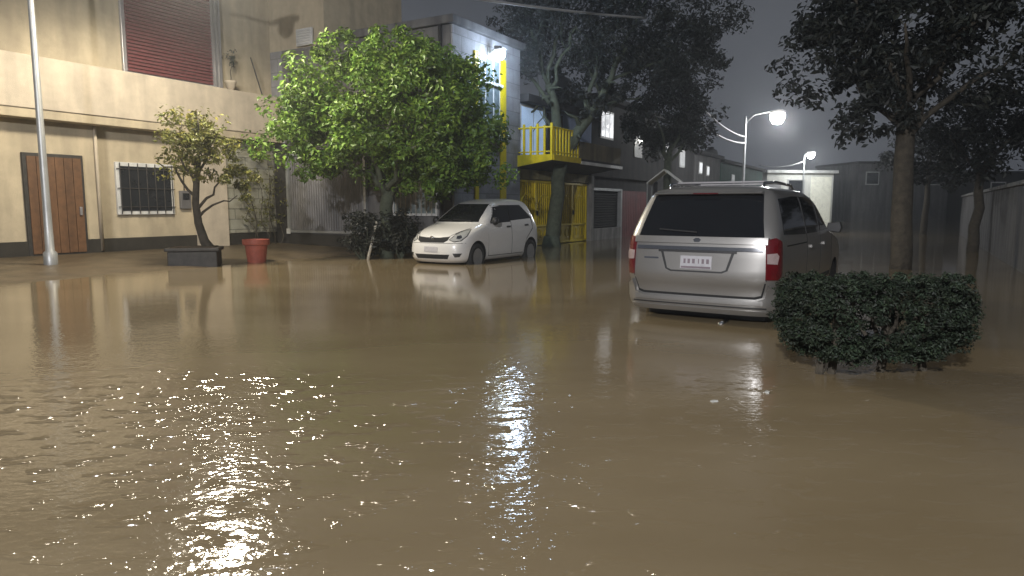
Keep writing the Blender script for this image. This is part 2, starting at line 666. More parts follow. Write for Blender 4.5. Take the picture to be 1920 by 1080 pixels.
MB().tube([(-3.55, .44, .2), (-3.55, .44, 3.28)], .04, 10).build("drain_pipe", beige_lt, h1, smooth=True)
mb_ = BX(-1.32, -1.0, .40, .497, 1.25, 1.75).build("meter_box", graymetal, h1, bevel=.01)
BX(-1.26, -1.06, .385, .399, 1.5, 1.68).build("meter_glass", winglass, mb_)
MB().tube([(-1.16, .47, 1.76), (-1.16, .47, 3.28)], .015, 6).build("conduit", rust, h1, smooth=True)

# ------------------------------------------------------------------ grey house with yellow trim (centre)
h2 = thing("grey_house", "pale grey block house with yellow window surround, yellow gates and balcony", "house", O2, RZ)
MB().box(2.05, 5.7, 0, 6.97, -.25, 6.1).build("wall", block, h2)
BX(1.9, 5.85, -.12, 4.6, 6.104, 6.32).build("cornice", grayplaster, h2, bevel=.02)
BX(2.03, 2.046, .05, 6.4, .0, 6.09).build("side_plaster", grayplaster, h2)
BX(2.06, 5.7, 4.62, 6.97, 6.104, 8.6).build("stair_tower", beige, h2)
BX(1.98, 2.029, .06, 6.35, .0, .46).build("plinth", darkbase, h2)
# little white window on the tower / side wall
v = BX(1.93, 1.998, 5.0, 5.66, 6.125, 6.62).build("louvre_window", white_p, h2, bevel=.01)
lm = MB()
for i in range(6):
    lm.prism([(1.90, 6.16 + i * .075), (1.93, 6.16 + i * .075 + .05), (1.93, 6.16 + i * .075)], 5.05, 5.61, 'y')
lm.build("louvre", white_p, v)
# drain pipe on the side wall
MB().tube([(1.97, .35, .5), (1.97, .35, 6.1)], .05, 10).build("drain_pipe", dkplaster, h2, smooth=True)
# grey sheet gate in the side wall
g = MB().box(1.94, 2.028, 3.05, 3.14, .5, 2.95).box(1.94, 2.028, 6.24, 6.33, .5, 2.95).box(1.94, 2.028, 3.14, 6.24, .5, .57).box(1.94, 2.028, 3.14, 6.24, 2.88, 2.95).build("sheet_gate", pole_m, h2)
sg = MB()
for i in range(31):
    y = 3.14 + i * .1
    sg.prism([(2.02, y), (2.005, y + .02), (2.005, y + .08), (2.02, y + .1)], .572, 2.878, 'z')
sg.build("gate_sheet", graymetal, g)
MB().box(1.90, 1.938, 6.2, 6.34, .46, .62).build("gate_bracket", white_p, g)
# barred pale window on the side wall
w2 = MB().box(1.96, 2.028, .5, 2.1, 1.05, 1.12).box(1.96, 2.028, .5, 2.1, 1.95, 2.02).box(1.96, 2.028, .5, .57, 1.12, 1.95).box(1.96, 2.028, 2.03, 2.1, 1.12, 1.95).build("side_window", white_p, h2)
BX(2.0, 2.027, .57, 2.03, 1.12, 1.95).build("pane", curtain_glass, w2)
sbars = MB()
for i in range(8):
    sbars.tube([(1.95, .68 + i * .18, 1.06), (1.95, .68 + i * .18, 2.0)], .014, 6)
sbars.build("bar", pale_pipe, w2)
# front window with yellow strips
MB().box(3.06, 3.24, -.05, -.002, -.2, 5.62).build("yellow_strip", yellow, h2, bevel=.008)
MB().box(4.46, 4.76, -.06, -.002, -.2, 5.62).build("yellow_strip", yellow, h2, bevel=.008)
fw = BX(3.26, 4.44, -.035, -.002, 3.35, 5.58).build("window", white_p, h2)
pm = MB()
pm.box(3.33, 3.58, -.045, -.036, 3.42, 4.78).box(3.66, 4.02, -.045, -.036, 3.42, 4.78).box(4.10, 4.37, -.045, -.036, 3.42, 4.78)
pm.box(3.33, 3.58, -.045, -.036, 4.9, 5.5).box(3.66, 4.02, -.045, -.036, 4.9, 5.5).box(4.10, 4.37, -.045, -.036, 4.9, 5.5)
pm.build("pane", curtain_glass, fw)
MB().box(3.2, 4.5, -.12, -.0365, 4.79, 4.87).build("transom", white_p, fw)
MB().box(3.2, 4.5, -.14, -.0365, 3.25, 3.34).build("sill", concrete, fw)
# ground floor under the balcony
MB().box(5.7, 11.4, .20, 6, -.25, 2.45).box(5.7, 11.4, .02, 6, 2.2, 2.5).build("ground_wall", mat("olive_plaster", (.30, .26, .13), .85, stain=.35), h2)
MB().box(8.16, 8.46, .05, .199, -.2, 2.19).build("gate_pier", dullyellow, h2)
MB().box(11.1, 11.36, -.1, .199, -.2, 2.49).build("gate_post", concrete, h2, bevel=.01)


def ornate_gate(t0, t1, z0, z1, parent):
    f = MB().box(t0, t0 + .06, .08, .16, z0, z1).box(t1 - .06, t1, .08, .16, z0, z1).box(t0 + .06, t1 - .06, .08, .16, z0, z0 + .07)
    f.box(t0 + .06, t1 - .06, .08, .16, z1 - .07, z1).box(t0 + .06, t1 - .06, .08, .16, z0 + .62, z0 + .68)
    fo = f.build("gate_leaf", yellow, parent)
    BX(t0 + .06, t1 - .06, .135, .175, z0 + .07, z1 - .07).build("gate_sheet", dullyellow, fo)
    b = MB()
    nb = 7
    for i in range(1, nb):
        x = t0 + .06 + (t1 - t0 - .12) * i / nb
        b.tube([(x, .115, z0 + .68), (x, .115, z1 - .07)], .016, 6)
    cx = (t0 + t1) / 2
    for s in (-1, 1):
        arc = [(cx + s * (t1 - t0) * .45 * math.cos(a), .095, z0 + 1.0 + .7 * math.sin(a)) for a in np.linspace(0, math.pi / 2, 9)]
        b.tube(arc, .018, 6)
        arc = [(cx + s * (t1 - t0) * .25 + .17 * math.cos(a), .118, z0 + .36 + .17 * math.sin(a)) for a in np.linspace(0, 2 * math.pi, 15)]
        b.tube(arc, .014, 6)
    b.build("scrollwork", yellow, fo)
    BX((t1 if cx < 0 else t0 + .02), (t1 if cx < 0 else t0 + .05), .03, .079, z0 + 1.0, z0 + 1.16).build("handle", rust, fo)
    return fo


for a, b in ((5.74, 6.94), (6.95, 8.15), (8.47, 9.78), (9.79, 11.09)):
    ornate_gate(a, b, .02, 2.17, h2)
# balcony
bal = MB().prism([(0.19, 2.52), (0.19, 2.88), (-1.2, 2.88), (-1.2, 2.72)], 5.6, 11.3, 'x').build("balcony", dkplaster, h2)
MB().prism([(0.15, 2.53), (0.15, 2.9), (-1.22, 2.9), (-1.22, 2.73)], 5.54, 5.598, 'x').build("end_fascia", yellow, bal)
BX(7.6, 11.32, -1.26, -1.202, 2.70, 2.80).build("front_edge", white_p, bal)
BX(5.6, 7.59, -1.25, -1.202, 2.72, 2.885).build("front_fascia", yellow, bal)
rl = MB()
rl.tube([(5.62, -1.16, 3.72), (7.6, -1.16, 3.72)], .03, 8).tube([(5.62, -1.16, 2.99), (7.6, -1.16, 2.99)], .022, 8)
rl.tube([(5.62, .1, 3.72), (5.62, -1.16, 3.72)], .03, 8).tube([(5.62, .1, 2.99), (5.62, -1.16, 2.99)], .022, 8)
rl.build("railing", yellow, bal)
rb = MB()
for i in range(6):
    y = .05 - i * .24
    rb.box(5.595, 5.645, y - .035, y + .035, 2.89, 3.78 + (.06 if i % 2 else 0))
for i in range(9):
    x = 5.75 + i * .22
    rb.box(x - .03, x + .03, -1.185, -1.135, 2.89, 3.75)
rb.build("baluster", yellow, bal)
BX(7.6, 11.3, -1.18, -1.08, 2.884, 3.45).build("parapet", mat("brown_plaster", (.17, .145, .09), .85, stain=.4), bal)
# recessed upper floor behind the balcony
BX(5.71, 11.4, .06, 6, 2.884, 4.55).build("upper_wall", blueplaster, h2)
BX(7.65, 8.75, .0, .058, 2.89, 4.45).build("balcony_door", rust, h2)
lwb = BX(5.78, 7.5, .02, .058, 2.9, 4.5).build("balcony_glow_panel", white_p, h2)  # glowing pale blue panel added where lamplight leaves the wall dark
BX(5.84, 6.6, .005, .019, 2.96, 4.44).build("pane", mat("blue_glow_pane", (.4, .5, .65), .6, emit=(.50, .70, 1.0), estr=.42, var=.2, stain=.3), lwb)
BX(6.68, 7.44, .005, .019, 2.96, 4.44).build("pane", MATS["blue_glow_pane"], lwb)
BX(5.72, 11.5, -.3, 6, 4.554, 4.8).build("upper_roof", dkplaster, h2, bevel=.02)

# bright lamp fixed high on the grey house
LP = loc2(3.86, -.55, 5.62)
fl = thing("wall_lamp", "bright bluish white lamp on a bracket above the yellow framed window", "lamp", loc2(3.86, -.002, 5.72), RZ)
MB().tube([(0, 0, -.05), (0, -.14, .02), (0, -.28, .05)], .028, 8).box(-.09, .09, -.03, .001, -.2, .1).build("bracket", pole_m, fl)
MB().prism([(-.52, .0), (-.52, .08), (-.25, .13), (-.25, .02)], -.13, .13, 'x').build("housing", graymetal, fl, bevel=.02)
gl = MB()
for i in range(1):
    prof = [(.02, -.27), (.09, -.25), (.14, -.17), (.15, -.09), (.12, -.02), (.10, -.001)]
    gl.lathe(prof, 16, 'z', (0, -.38, 0))
gl.build("lamp_glass", lampglow, fl, smooth=True)
lamp("wall_light", 'POINT', LP - Vector((0, 0, .1)) + NRM * .30, 210, (.62, .78, 1.0), .26)

# ------------------------------------------------------------------ dark shuttered house with red gate
h3 = thing("dark_house", "dark house with black shuttered garage, maroon gate and one lit upper window", "house", loc2(11.42, 0), RZ)
MB().box(0, 8.0, .25, 6, -.25, 2.5).box(0, 8.0, .05, 6, 2.504, 5.4).build("wall", dkplaster, h3)
BX(-.05, 8.1, -.35, 6, 5.404, 5.6).build("roof", dkplaster, h3)
f3 = MB().box(0, .1, .02, .2, .46, 2.05).box(3.05, 3.2, .0, .2, -.2, 2.05).box(.1, 3.05, .02, .2, 1.95, 2.05).build("garage_frame", pole_m, h3)
sh = MB()
for i in range(15):
    sh.prism([(.19, .47 + i * .099), (.15, .49 + i * .099), (.15, .55 + i * .099), (.19, .565 + i * .099)], .1, 3.05, 'x')
sh.build("shutter", blackgap, f3)
BX(.0, 3.04, -.02, .22, -.25, .45).build("low_wall", concrete, h3, bevel=.01)
rg = MB()
for i in range(16):
    rg.box(3.24 + i * .215, 3.24 + i * .215 + .2, .12, .16, .0, 2.0)
rgo = rg.build("red_gate", redm, h3)
MB().box(3.22, 6.7, .165, .2, .15, .25).box(3.22, 6.7, .165, .2, 1.7, 1.8).build("gate_rail", rust, rgo)
lw = BX(.75, 2.1, .0, .048, 4.0, 5.1).build("window", white_p, h3)
for i in range(3):
    BX(.82 + i * .42, 1.18 + i * .42, -.012, -.001, 4.08, 5.02).build("pane", litwin, lw)
BX(4.6, 5.6, .0, .048, 3.5, 4.6).build("window", white_p, h3)

# row houses further up the street
row = [(19.6, 6.2, 4.9, dkplaster, "dark flat roofed row house behind the maroon gate house", [(.8, 1.2, 3.6, .9), (3.4, 1.0, 3.4, .9)]),
       (26.0, 6.0, 4.3, grayplaster, "low grey row house with two small lit windows beyond the dark houses", [(.9, .7, 3.2, .7), (2.6, .6, 3.15, .6)]),
       (32.2, 14.0, 4.15, greenhouse_p, "long dim green walled building near the far lamp pole", [(3.0, .9, 2.9, .6)])]
for i, (t, wd, ht, mm, lb, ws) in enumerate(row):
    h = thing("row_house", lb, "house", loc2(t, .1), RZ)
    BX(0, wd, 0, 6, -.25, ht).build("wall", mm, h)
    BX(-.06, wd + .06, -.25, 6.1, ht + .003, ht + .2).build("roof", dkplaster, h)
    for (x, ww, z, hh) in ws:
        z = min(z, ht - hh - .15)
        f = BX(x, x + ww, -.04, -.003, z, z + hh).build("window", white_p, h)
        BX(x + .07, x + ww - .07, -.06, -.042, z + .07, z + hh - .07).build("pane", litwin_dim if i != 1 else litwin, f)
    dd = BX(wd * .5, wd * .5 + 1.0, -.04, -.003, -.1, 2.1).build("door", rust, h)

# far white house, lit, at the end of the street
hw = thing("white_house", "small white flat roofed house lit up at the far end of the street", "house", (22.0, 60.5, 0), R(8))
BX(0, 6.2, 0, 7, -.25, 4.2).build("wall", whitehouse, hw)
BX(-.2, 6.4, -.4, 7.2, 4.204, 4.45).build("roof", white_p, hw)
f = BX(1.9, 3.5, -.05, -.003, 2.3, 3.7).build("window", white_p, hw)
BX(2.0, 3.4, -.07, -.052, 2.4, 3.6).build("pane", winglass, f)
BX(4.1, 6.0, -.05, -.003, -.1, 3.9).build("entrance", mat("lit_entrance", (.7, .7, .6), .6, emit=(1, 1, .85), estr=.28), hw)
BX(.1, 1.3, -.05, -.003, -.1, 3.2).build("door", alu, hw)

for (x, y, wd, ht, a, mm, lb) in ((31.5, 64, 9, 5.2, 6, grayplaster, "grey two storey house closing the street beside the small white house"),
                                  (41.5, 62, 12, 4.2, -4, dkplaster, "wide low dark house at the far right end of the street")):
    h = thing("far_house", lb, "house", (x, y, 0), R(a))
    BX(0, wd, 0, 7, -.25, ht).build("wall", mm, h)
    BX(-.1, wd + .1, -.3, 7.1, ht + .003, ht + .22).build("roof", dkplaster, h)
    for k in range(3):
        f = BX(.8 + k * wd / 3, 2.1 + k * wd / 3, -.05, -.003, ht - 1.9, ht - .7).build("window", white_p, h)
        BX(.9 + k * wd / 3, 2.0 + k * wd / 3, -.07, -.052, ht - 1.8, ht - .8).build("pane", winglass, f)

for (t, y, z, lb) in ((13.0, 2.2, 5.604, "black plastic water tank on the flat roof of the dark shuttered house"), (28.0, 2.0, 4.504, "black plastic water tank on the low grey row house roof"),
                      (37.0, 2.0, 4.354, "black plastic water tank on the long green building roof")):
    wt = thing("water_tank", lb, "water tank", loc2(t, y, z), RZ)
    MB().lathe([(.5, 0), (.52, .1), (.5, .35), (.53, .4), (.5, .8), (.42, .95), (.22, 1.05), (.2, 1.12)], 24).build("tank", rust, wt, smooth=True)
    MB().lathe([(.23, 1.12), (.23, 1.17), (.05, 1.2)], 18).build("lid", blackgap, wt, smooth=True)

# ------------------------------------------------------------------ street lamps


def street_lamp(loc, height, arm, label, power, color, glow, spot=None, rz=0.0, glass_r=.22, group="street lamps"):
    s = thing("street_lamp", label, "street lamp", loc, rz, group)
    MB().lathe([(.13, -.3), (.13, .35), (.085, .4), (.075, 1.2), (.05, height - .1), (.03, height)], 14).build("pole", pole_m, s, smooth=True)
    MB().tube([(0, 0, height - .35), (arm * .3, 0, height + .05), (arm * .75, 0, height + .18), (arm, 0, height + .2)], .03, 8).build("arm", pole_m, s, smooth=True)
    MB().prism([(arm - .2, height + .12), (arm - .2, height + .24), (arm + .25, height + .30), (arm + .5, height + .24), (arm + .5, height + .12)], -.14, .14, 'y').build("lamp_head", graymetal, s, bevel=.03)
    MB().lathe([(.02, -glass_r * 1.5), (glass_r * .6, -glass_r * 1.35), (glass_r * .95, -glass_r * .7), (glass_r, -glass_r * .2), (glass_r * .8, 0.0)], 18, 'z', (arm + .15, 0, height + .117)).build("lamp_glass", glow, s, smooth=True)
    return s


street_lamp((-9.6, 14.4, 0), 6.85, 3.1, "tall street lamp with long arm over the forecourt of the beige house", 0, None, lampglow_w)
lamp("street_light", 'SPOT', (-6.3, 14.3, 6.6), 2900, (1.0, .90, .72), .5, (-6.3, 15.2, 0), 164, .35)
street_lamp((11.55, 35, 0), 5.75, 1.35, "nearer of the two glaring street lamps up the street, beside a grey pole", 0, None, lampglow_w, rz=R(-8), glass_r=.36)
lamp("street_light", 'POINT', (13.05, 34.4, 5.3), 1000, (.96, .98, 1.0), .3)
street_lamp((24.3, 58.5, 0), 5.6, .35, "far street lamp glowing in front of the small white house", 0, None, lampglow_w, rz=R(-8), glass_r=.3)
lamp("street_light", 'POINT', (24.8, 57.8, 5.2), 650, (.94, .98, 1.0), .3)

# ------------------------------------------------------------------ cables


def cable(p0, p1, sag, r, label):
    p0, p1 = Vector(p0), Vector(p1)
    pts = []
    for i in range(25):
        k = i / 24
        q = p0.lerp(p1, k)
        q.z -= sag * 4 * k * (1 - k)
        pts.append(q)
    return tag(MB().tube(pts, r, 6).build("cable", cablem, smooth=True), label, "cable", "overhead cables")


cable((-3.3, 13.0, 5.45), (3.8, 20.4, 6.62), .10, .030, "grey cable crossing the top of the view into the dark tree")
cable((-1.0, 13.5, 5.72), (4.4, 20.2, 7.2), .12, .018, "thin second cable just above the grey one over the lamp")
cable((7.6, 28.6, 5.35), (11.55, 35, 4.75), .22, .04, "upper of two lit cables sagging to the grey lamp pole")
cable((7.3, 28.6, 5.0), (11.55, 35, 4.45), .3, .045, "lower of two lit cables sagging to the grey lamp pole")
cable((19.0, 54.0, 4.5), (24.3, 58.5, 5.1), .3, .035, "thin cable hung from the green building to the far lamp")

# ------------------------------------------------------------------ trees
rng = np.random.default_rng(11)
# round green tree
TP = Vector((-3.25, 17.9, 0))
tr = thing("round_tree", "bushy bright green round tree standing behind the white hatchback", "tree", TP, 0)
tb = MB()
b0 = branch(tb, (0, 0, -.3), (.05, .1, 1.9), .20, .15, rng, .05, 6, 10)
clp = []
for i in range(11):
    a = 2 * math.pi * i / 11 + rng.uniform(-.2, .2)
    rr = rng.uniform(1.3, 2.5)
    tip = (rr * math.cos(a), rr * .8 * math.sin(a), rng.uniform(2.4, 4.8))
    branch(tb, (.05, .1, rng.uniform(1.4, 1.95)), tip, .085, .02, rng, .18, 6, 7)
tb.build("trunk", barkdk, tr, smooth=True)
clp += blob_clumps((0.25, 0, 3.7), (2.8, 2.4, 1.75), 260, rng, (.28, .5), .35, .12)
clp += blob_clumps((1.9, -.1, 2.75), (1.25, 1.4, 1.0), 60, rng, (.25, .42), .3, .2)
clp += blob_clumps((-1.7, 0, 3.1), (1.35, 1.5, 1.2), 70, rng, (.25, .45), .3, .2)
clp += blob_clumps((1.0, 0, 2.2), (1.4, 1.3, .6), 40, rng, (.2, .36), .3, .2)
for i in range(26):
    a = rng.uniform(0, 6.28)
    clp.append(((.3 + 2.1 * math.cos(a) * rng.uniform(.2, 1), 1.7 * math.sin(a), 5.1 + rng.uniform(-.3, .35)), .26))
c, nn, ts = clumps_to_leaves(clp, 88, rng)
leaf_mesh("crown", c, nn, .128, leaf_g, tr, rng, (.5, 1.4), .55, tints=ts)

# dark shrubs round its foot
for i, (x, y, rx, rz_, lb) in enumerate(((-3.75, 17.45, .5, .62, "dark leafy shrub left of the round tree's trunk"),
                                         (-2.85, 17.75, .5, .62, "dark leafy shrub between the round tree's trunk and the hatchback"))):
    s = thing("dark_shrub", lb, "shrub", (x, y, 0), 0)
    sb = MB()
    for k in range(6):
        a = k * 1.05
        branch(sb, (0, 0, -.1), (.4 * math.cos(a), .4 * math.sin(a), rz_ * 1.3), .025, .008, rng, .2, 4, 5)
    sb.build("stem", barkdk, s)
    c, nn, ts = clumps_to_leaves(blob_clumps((0, 0, rz_ + .05), (rx, rx, rz_ * .85), 46, rng, (.14, .26), .2, .2), 40, rng)
    leaf_mesh("foliage", c, nn, .10, leaf_d, s, rng, (.5, 1.4), .5, tints=ts)

# large dark street tree in front of the yellow gates
BP = Vector((1.30, 22.9, 0))
bt = thing("dark_street_tree", "large dark forked street tree in front of the yellow gates", "tree", BP, 0)
tb = MB()
branch(tb, (0, 0, -.3), (.32, 0, 3.0), .25, .21, rng, .04, 7, 12)
tb.tube([(0, 0, -.3), (0, 0, .05), (0, 0, .35)], [.36, .32, .25], 12)
limbs = [((.30, 0, 2.9), (-.15, -.1, 5.2), .20, .11), ((.30, 0, 2.8), (1.35, -.2, 4.4), .20, .15), ((1.35, -.2, 4.4), (2.3, -.4, 6.3), .13, .06),
         ((1.2, .3, 4.2), (1.5, -.4, 6.6), .09, .04), ((-.1, -.1, 4.6), (-1.5, .2, 6.4), .07, .03), ((-.15, -.1, 5.2), (.4, .2, 7.6), .08, .03),
         ((-.13, -.1, 4.9), (.7, -.5, 6.9), .07, .03), ((1.9, .25, 5.4), (3.9, 0, 5.9), .06, .02), ((1.35, .3, 4.4), (3.0, .6, 4.9), .07, .02), ((-.15, -.1, 5.2), (-.9, -.3, 7.4), .07, .02),
         ((2.1, .2, 5.9), (4.6, .2, 7.3), .05, .02), ((.1, 0, 3.4), (-.5, .3, 4.9), .06, .03), ((1.6, .3, 4.9), (.9, .6, 6.3), .05, .02), ((2.2, .2, 6.1), (3.0, -.3, 8.0), .05, .02)]
for p0, p1, r0, r1 in limbs:
    branch(tb, p0, p1, r0, r1, rng, .14, 6, 8)
    for k in range(3):
        q = Vector(p0).lerp(Vector(p1), rng.uniform(.4, 1))
        branch(tb, q, q + Vector(rng.normal(size=3)) * .6 + Vector((0, 0, .4)), r1 * .7, .008, rng, .2, 4, 5)
tb.build("trunk", barkdk, bt, smooth=True)
clp = blob_clumps((1.9, .2, 7.2), (3.7, 2.6, 2.2), 250, rng, (.3, .6), .2, .25, 5.7)
clp += blob_clumps((-.9, .2, 6.7), (1.2, 1.4, 1.5), 34, rng, (.25, .45), .1, .3, 4.6)
clp += blob_clumps((3.9, .3, 6.0), (1.9, 1.6, 1.1), 70, rng, (.25, .5), .1, .3)
clp += blob_clumps((1.5, -.5, 4.75), (.9, .3, .65), 12, rng, (.12, .25), .1, .3)
clp += blob_clumps((1.2, .9, 5.3), (1.5, .9, .7), 30, rng, (.2, .4), .1, .3)
c, nn, ts = clumps_to_leaves(clp, 85, rng, .3)
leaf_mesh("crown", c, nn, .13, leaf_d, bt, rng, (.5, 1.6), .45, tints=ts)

# second dark tree further up the street
b2 = thing("dense_tree", "dense dark tree beyond the forked tree, above the maroon gate", "tree", (6.0, 27.4, 0), 0)
tb = MB()
branch(tb, (0, 0, -.3), (.1, 0, 3.4), .2, .14, rng, .04, 6, 9)
for k in range(6):
    a = k * 1.05
    branch(tb, (.1, 0, 3.0), (1.3 * math.cos(a), 1.2 * math.sin(a), 4.6 + .5 * (k % 2)), .07, .02, rng, .15, 5, 6)
tb.build("trunk", barkdk, b2, smooth=True)
c, nn, ts = clumps_to_leaves(blob_clumps((.1, 0, 4.75), (1.75, 1.6, 1.6), 120, rng, (.3, .55), .2, .15), 60, rng)
leaf_mesh("crown", c, nn, .17, leaf_d, b2, rng, (.5, 1.5), .5, tints=ts)

# overhanging dark tree, top right
b3 = thing("overhanging_tree", "black leafy tree overhanging the top right behind the silver minivan", "tree", (8.2, 14.6, 0), 0)
tb = MB()
branch(tb, (0, 0, -.3), (-.1, 0, 3.3), .22, .17, rng, .04, 6, 10)
for k in range(9):
    a = k * .7
    branch(tb, (-.1, 0, 2.6 + .1 * k), (2.2 * math.cos(a), 1.8 * math.sin(a), 4.6 + .6 * (k % 3)), .08, .02, rng, .15, 5, 7)
tb.build("trunk", bark, b3, smooth=True)
clp = blob_clumps((.1, 0, 5.2), (2.3, 2.2, 1.9), 210, rng, (.3, .55), .2, .2)
clp += blob_clumps((-1.4, 0, 5.0), (1.1, 1.0, .8), 36, rng, (.2, .4), .2, .2)
clp += blob_clumps((-.6, .2, 3.5), (.9, .9, .9), 30, rng, (.2, .35), .2, .2)
c, nn, ts = clumps_to_leaves(clp, 62, rng)
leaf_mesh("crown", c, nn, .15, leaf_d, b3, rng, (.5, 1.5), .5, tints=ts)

# two more dark trees along the right pavement
for (x, y, hh, lb) in ((13.6, 20.5, 4.3, "dark bushy tree rising behind the low garden wall"), (19.5, 33.0, 4.6, "far dark tree near the end of the garden wall")):
    b4 = thing("garden_tree", lb, "tree", (x, y, 0), 0)
    tb = MB()
    branch(tb, (0, 0, -.3), (.1, 0, hh * .6), .17, .1, rng, .05, 6, 8)
    for k in range(6):
        a = k * 1.05
        branch(tb, (.08, 0, hh * .5), (1.2 * math.cos(a), 1.2 * math.sin(a), hh * .85), .06, .02, rng, .15, 5, 6)
    tb.build("trunk", bark, b4, smooth=True)
    c, nn, ts = clumps_to_leaves(blob_clumps((.1, 0, hh * .85), (1.9, 1.8, 1.6), 110, rng, (.3, .55), .2, .25), 60, rng)
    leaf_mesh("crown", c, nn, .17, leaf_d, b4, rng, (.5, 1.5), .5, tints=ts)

# small olive tree in the dark planter at left
p = thing("planter_tree", "small olive leaved tree with a bent trunk growing from a dark planter", "tree", (-6.9, 15.3, 0), 0)
tb = MB()
tb.tube([(.28, 0, .3), (.12, 0, .55), (.0, .02, .95), (-.03, 0, 1.4), (.02, 0, 1.9), (.1, 0, 2.4)], [.13, .1, .085, .075, .065, .05], 9)
for tip, z in (((.75, 0, 2.0), 1.25), ((.5, .1, 2.9), 1.9), ((-.5, 0, 2.8), 1.7), ((-.9, .1, 2.3), 1.5), ((.2, -.2, 3.2), 2.2), ((-.4, .2, 3.3), 2.2), ((.85, .1, 1.55), 1.05)):
    branch(tb, (0, 0, z), tip, .035, .01, rng, .2, 5, 6)
tb.build("trunk", bark, p, smooth=True)
clp = blob_clumps((-.15, 0, 2.75), (.85, .75, .8), 48, rng, (.16, .3), .1, .3)
clp += blob_clumps((.5, 0, 2.35), (.5, .5, .55), 22, rng, (.12, .24), .1, .3)
clp += blob_clumps((.75, .3, 1.95), (.55, .4, .6), 12, rng, (.12, .22), .1, .3)
c, nn, ts = clumps_to_leaves(clp, 42, rng)
leaf_mesh("crown", c, nn, .10, leaf_y, p, rng, (.45, 1.3), .5, tints=ts)
pl = thing("planter", "low dark stone planter holding the small olive tree", "planter", (-7.0, 15.3, 0), R(15))
MB().box(-.5, .5, -.35, .35, -.2, .34).box(-.55, .55, -.4, .4, .344, .42).build("box", rust, pl, bevel=.02)
MB().box(-.45, .45, -.3, .3, .423, .44).build("soil", soil, pl)

# thin climber in front of the stone panel
cl = thing("climbing_plant", "thin climbing plant straggling up the pale stone panel beside the dark post", "plant", loc2(1.35, -.1 + .0, .15, O1), RZ)
cb = MB()
clp = []
for k in range(6):
    x = -.9 + k * .32
    tip = (x + rng.uniform(-.2, .2), .25, rng.uniform(1.6, 3.0))
    pp = branch(cb, (x * .6, .1, -.05), tip, .018, .006, rng, .25, 7, 5)
    for q in pp[2:]:
        clp.append(((q.x + rng.uniform(-.15, .15), q.y, q.z), .2))
clp += blob_clumps((-.2, .2, 2.75), (1.1, .2, .45), 16, rng, (.14, .24), .1, .3)
cb.build("stem", bark, cl)
c, nn, ts = clumps_to_leaves(clp, 22, rng)
leaf_mesh("foliage", c, nn, .085, leaf_y, cl, rng, (.4, 1.2), .5, tints=ts)

# potted plant on the ledge
pp_ = thing("potted_plant", "small plant in a pale pot on the upper ledge beside the maroon shutter", "potted plant", loc2(.32, .17, 4.684, O1), RZ)
MB().lathe([(.09, 0), (.15, .2), (.17, .22), (.17, .27), (.13, .27)], 14).build("pot", beige_lt, pp_, smooth=True)
sb = MB()
branch(sb, (0, 0, .2), (.04, 0, .95), .015, .008, rng, .1, 5, 5)
sb.build("stem", bark, pp_)
c, nn, ts = clumps_to_leaves(blob_clumps((.04, 0, .85), (.16, .16, .38), 12, rng, (.08, .14), .1, .2), 10, rng)
leaf_mesh("foliage", c, nn, .11, leaf_h, pp_, rng, (.5, 1.2), .3, tints=ts)
pr = MB().tube([loc2(1.05, .15, 5.75, O1), loc2(1.2, .1, 5.2, O1), loc2(1.34, .05, 4.69, O1)], .018, 6).build("thin_rod", rust)
tag(pr, "thin dark rod leaning against the beige upper wall above the ledge", "rod")

# trimmed hedge bush on the right
b = thing("hedge", "dark boxy trimmed hedge on short stems close to the silver minivan's rear corner", "hedge", (2.83, 5.38, 0), R(8))
sb = MB()
for sx in (-.42, -.33, .1, .45):
    branch(sb, (sx, 0, -.25), (sx + .03, 0, .5), .038, .025, rng, .06, 4, 8)
for k in range(8):
    a = k * .8
    branch(sb, (-.35 + .1 * k, 0, .3), (-.4 + .12 * k + .15 * math.cos(a), .3 * math.sin(a), .62), .018, .006, rng, .2, 4, 5)
sb.build("stem", bark, b)
clp = []
for k in range(26):
    clp.append(((rng.uniform(-.7, .7), rng.uniform(-.38, .2), rng.uniform(.70, .79)), .045))
while len(clp) < 520:
    d = rng.uniform(-1, 1, size=3)
    e = abs(d[0]) ** 5 + abs(d[1]) ** 5 + abs(d[2]) ** 5
    if .30 < e < 1.0:
        low = max(0, -d[2])
        clp.append(((d[0] * .72 * (1 - .12 * low), d[1] * .38 * (1 - .2 * low), .44 + d[2] * .30), rng.uniform(.05, .10)))
c, nn, ts = clumps_to_leaves(clp, 85, rng)
leaf_mesh("foliage", c, nn, .030, leaf_h, b, rng, (.4, 1.5), .5, tints=ts)

# ------------------------------------------------------------------ garden wall (right, outside the photo strip)
gw = thing("garden_wall", "grey plastered garden wall with coping along the right side of the street", "wall", (4.4, 3.8, 0), RZ)
BX(0, 34, -.2, 0, -.25, 1.75).build("wall", grayplaster, gw)
BX(-.05, 34.05, -.25, .05, 1.754, 1.85).build("coping", concrete, gw, bevel=.015)

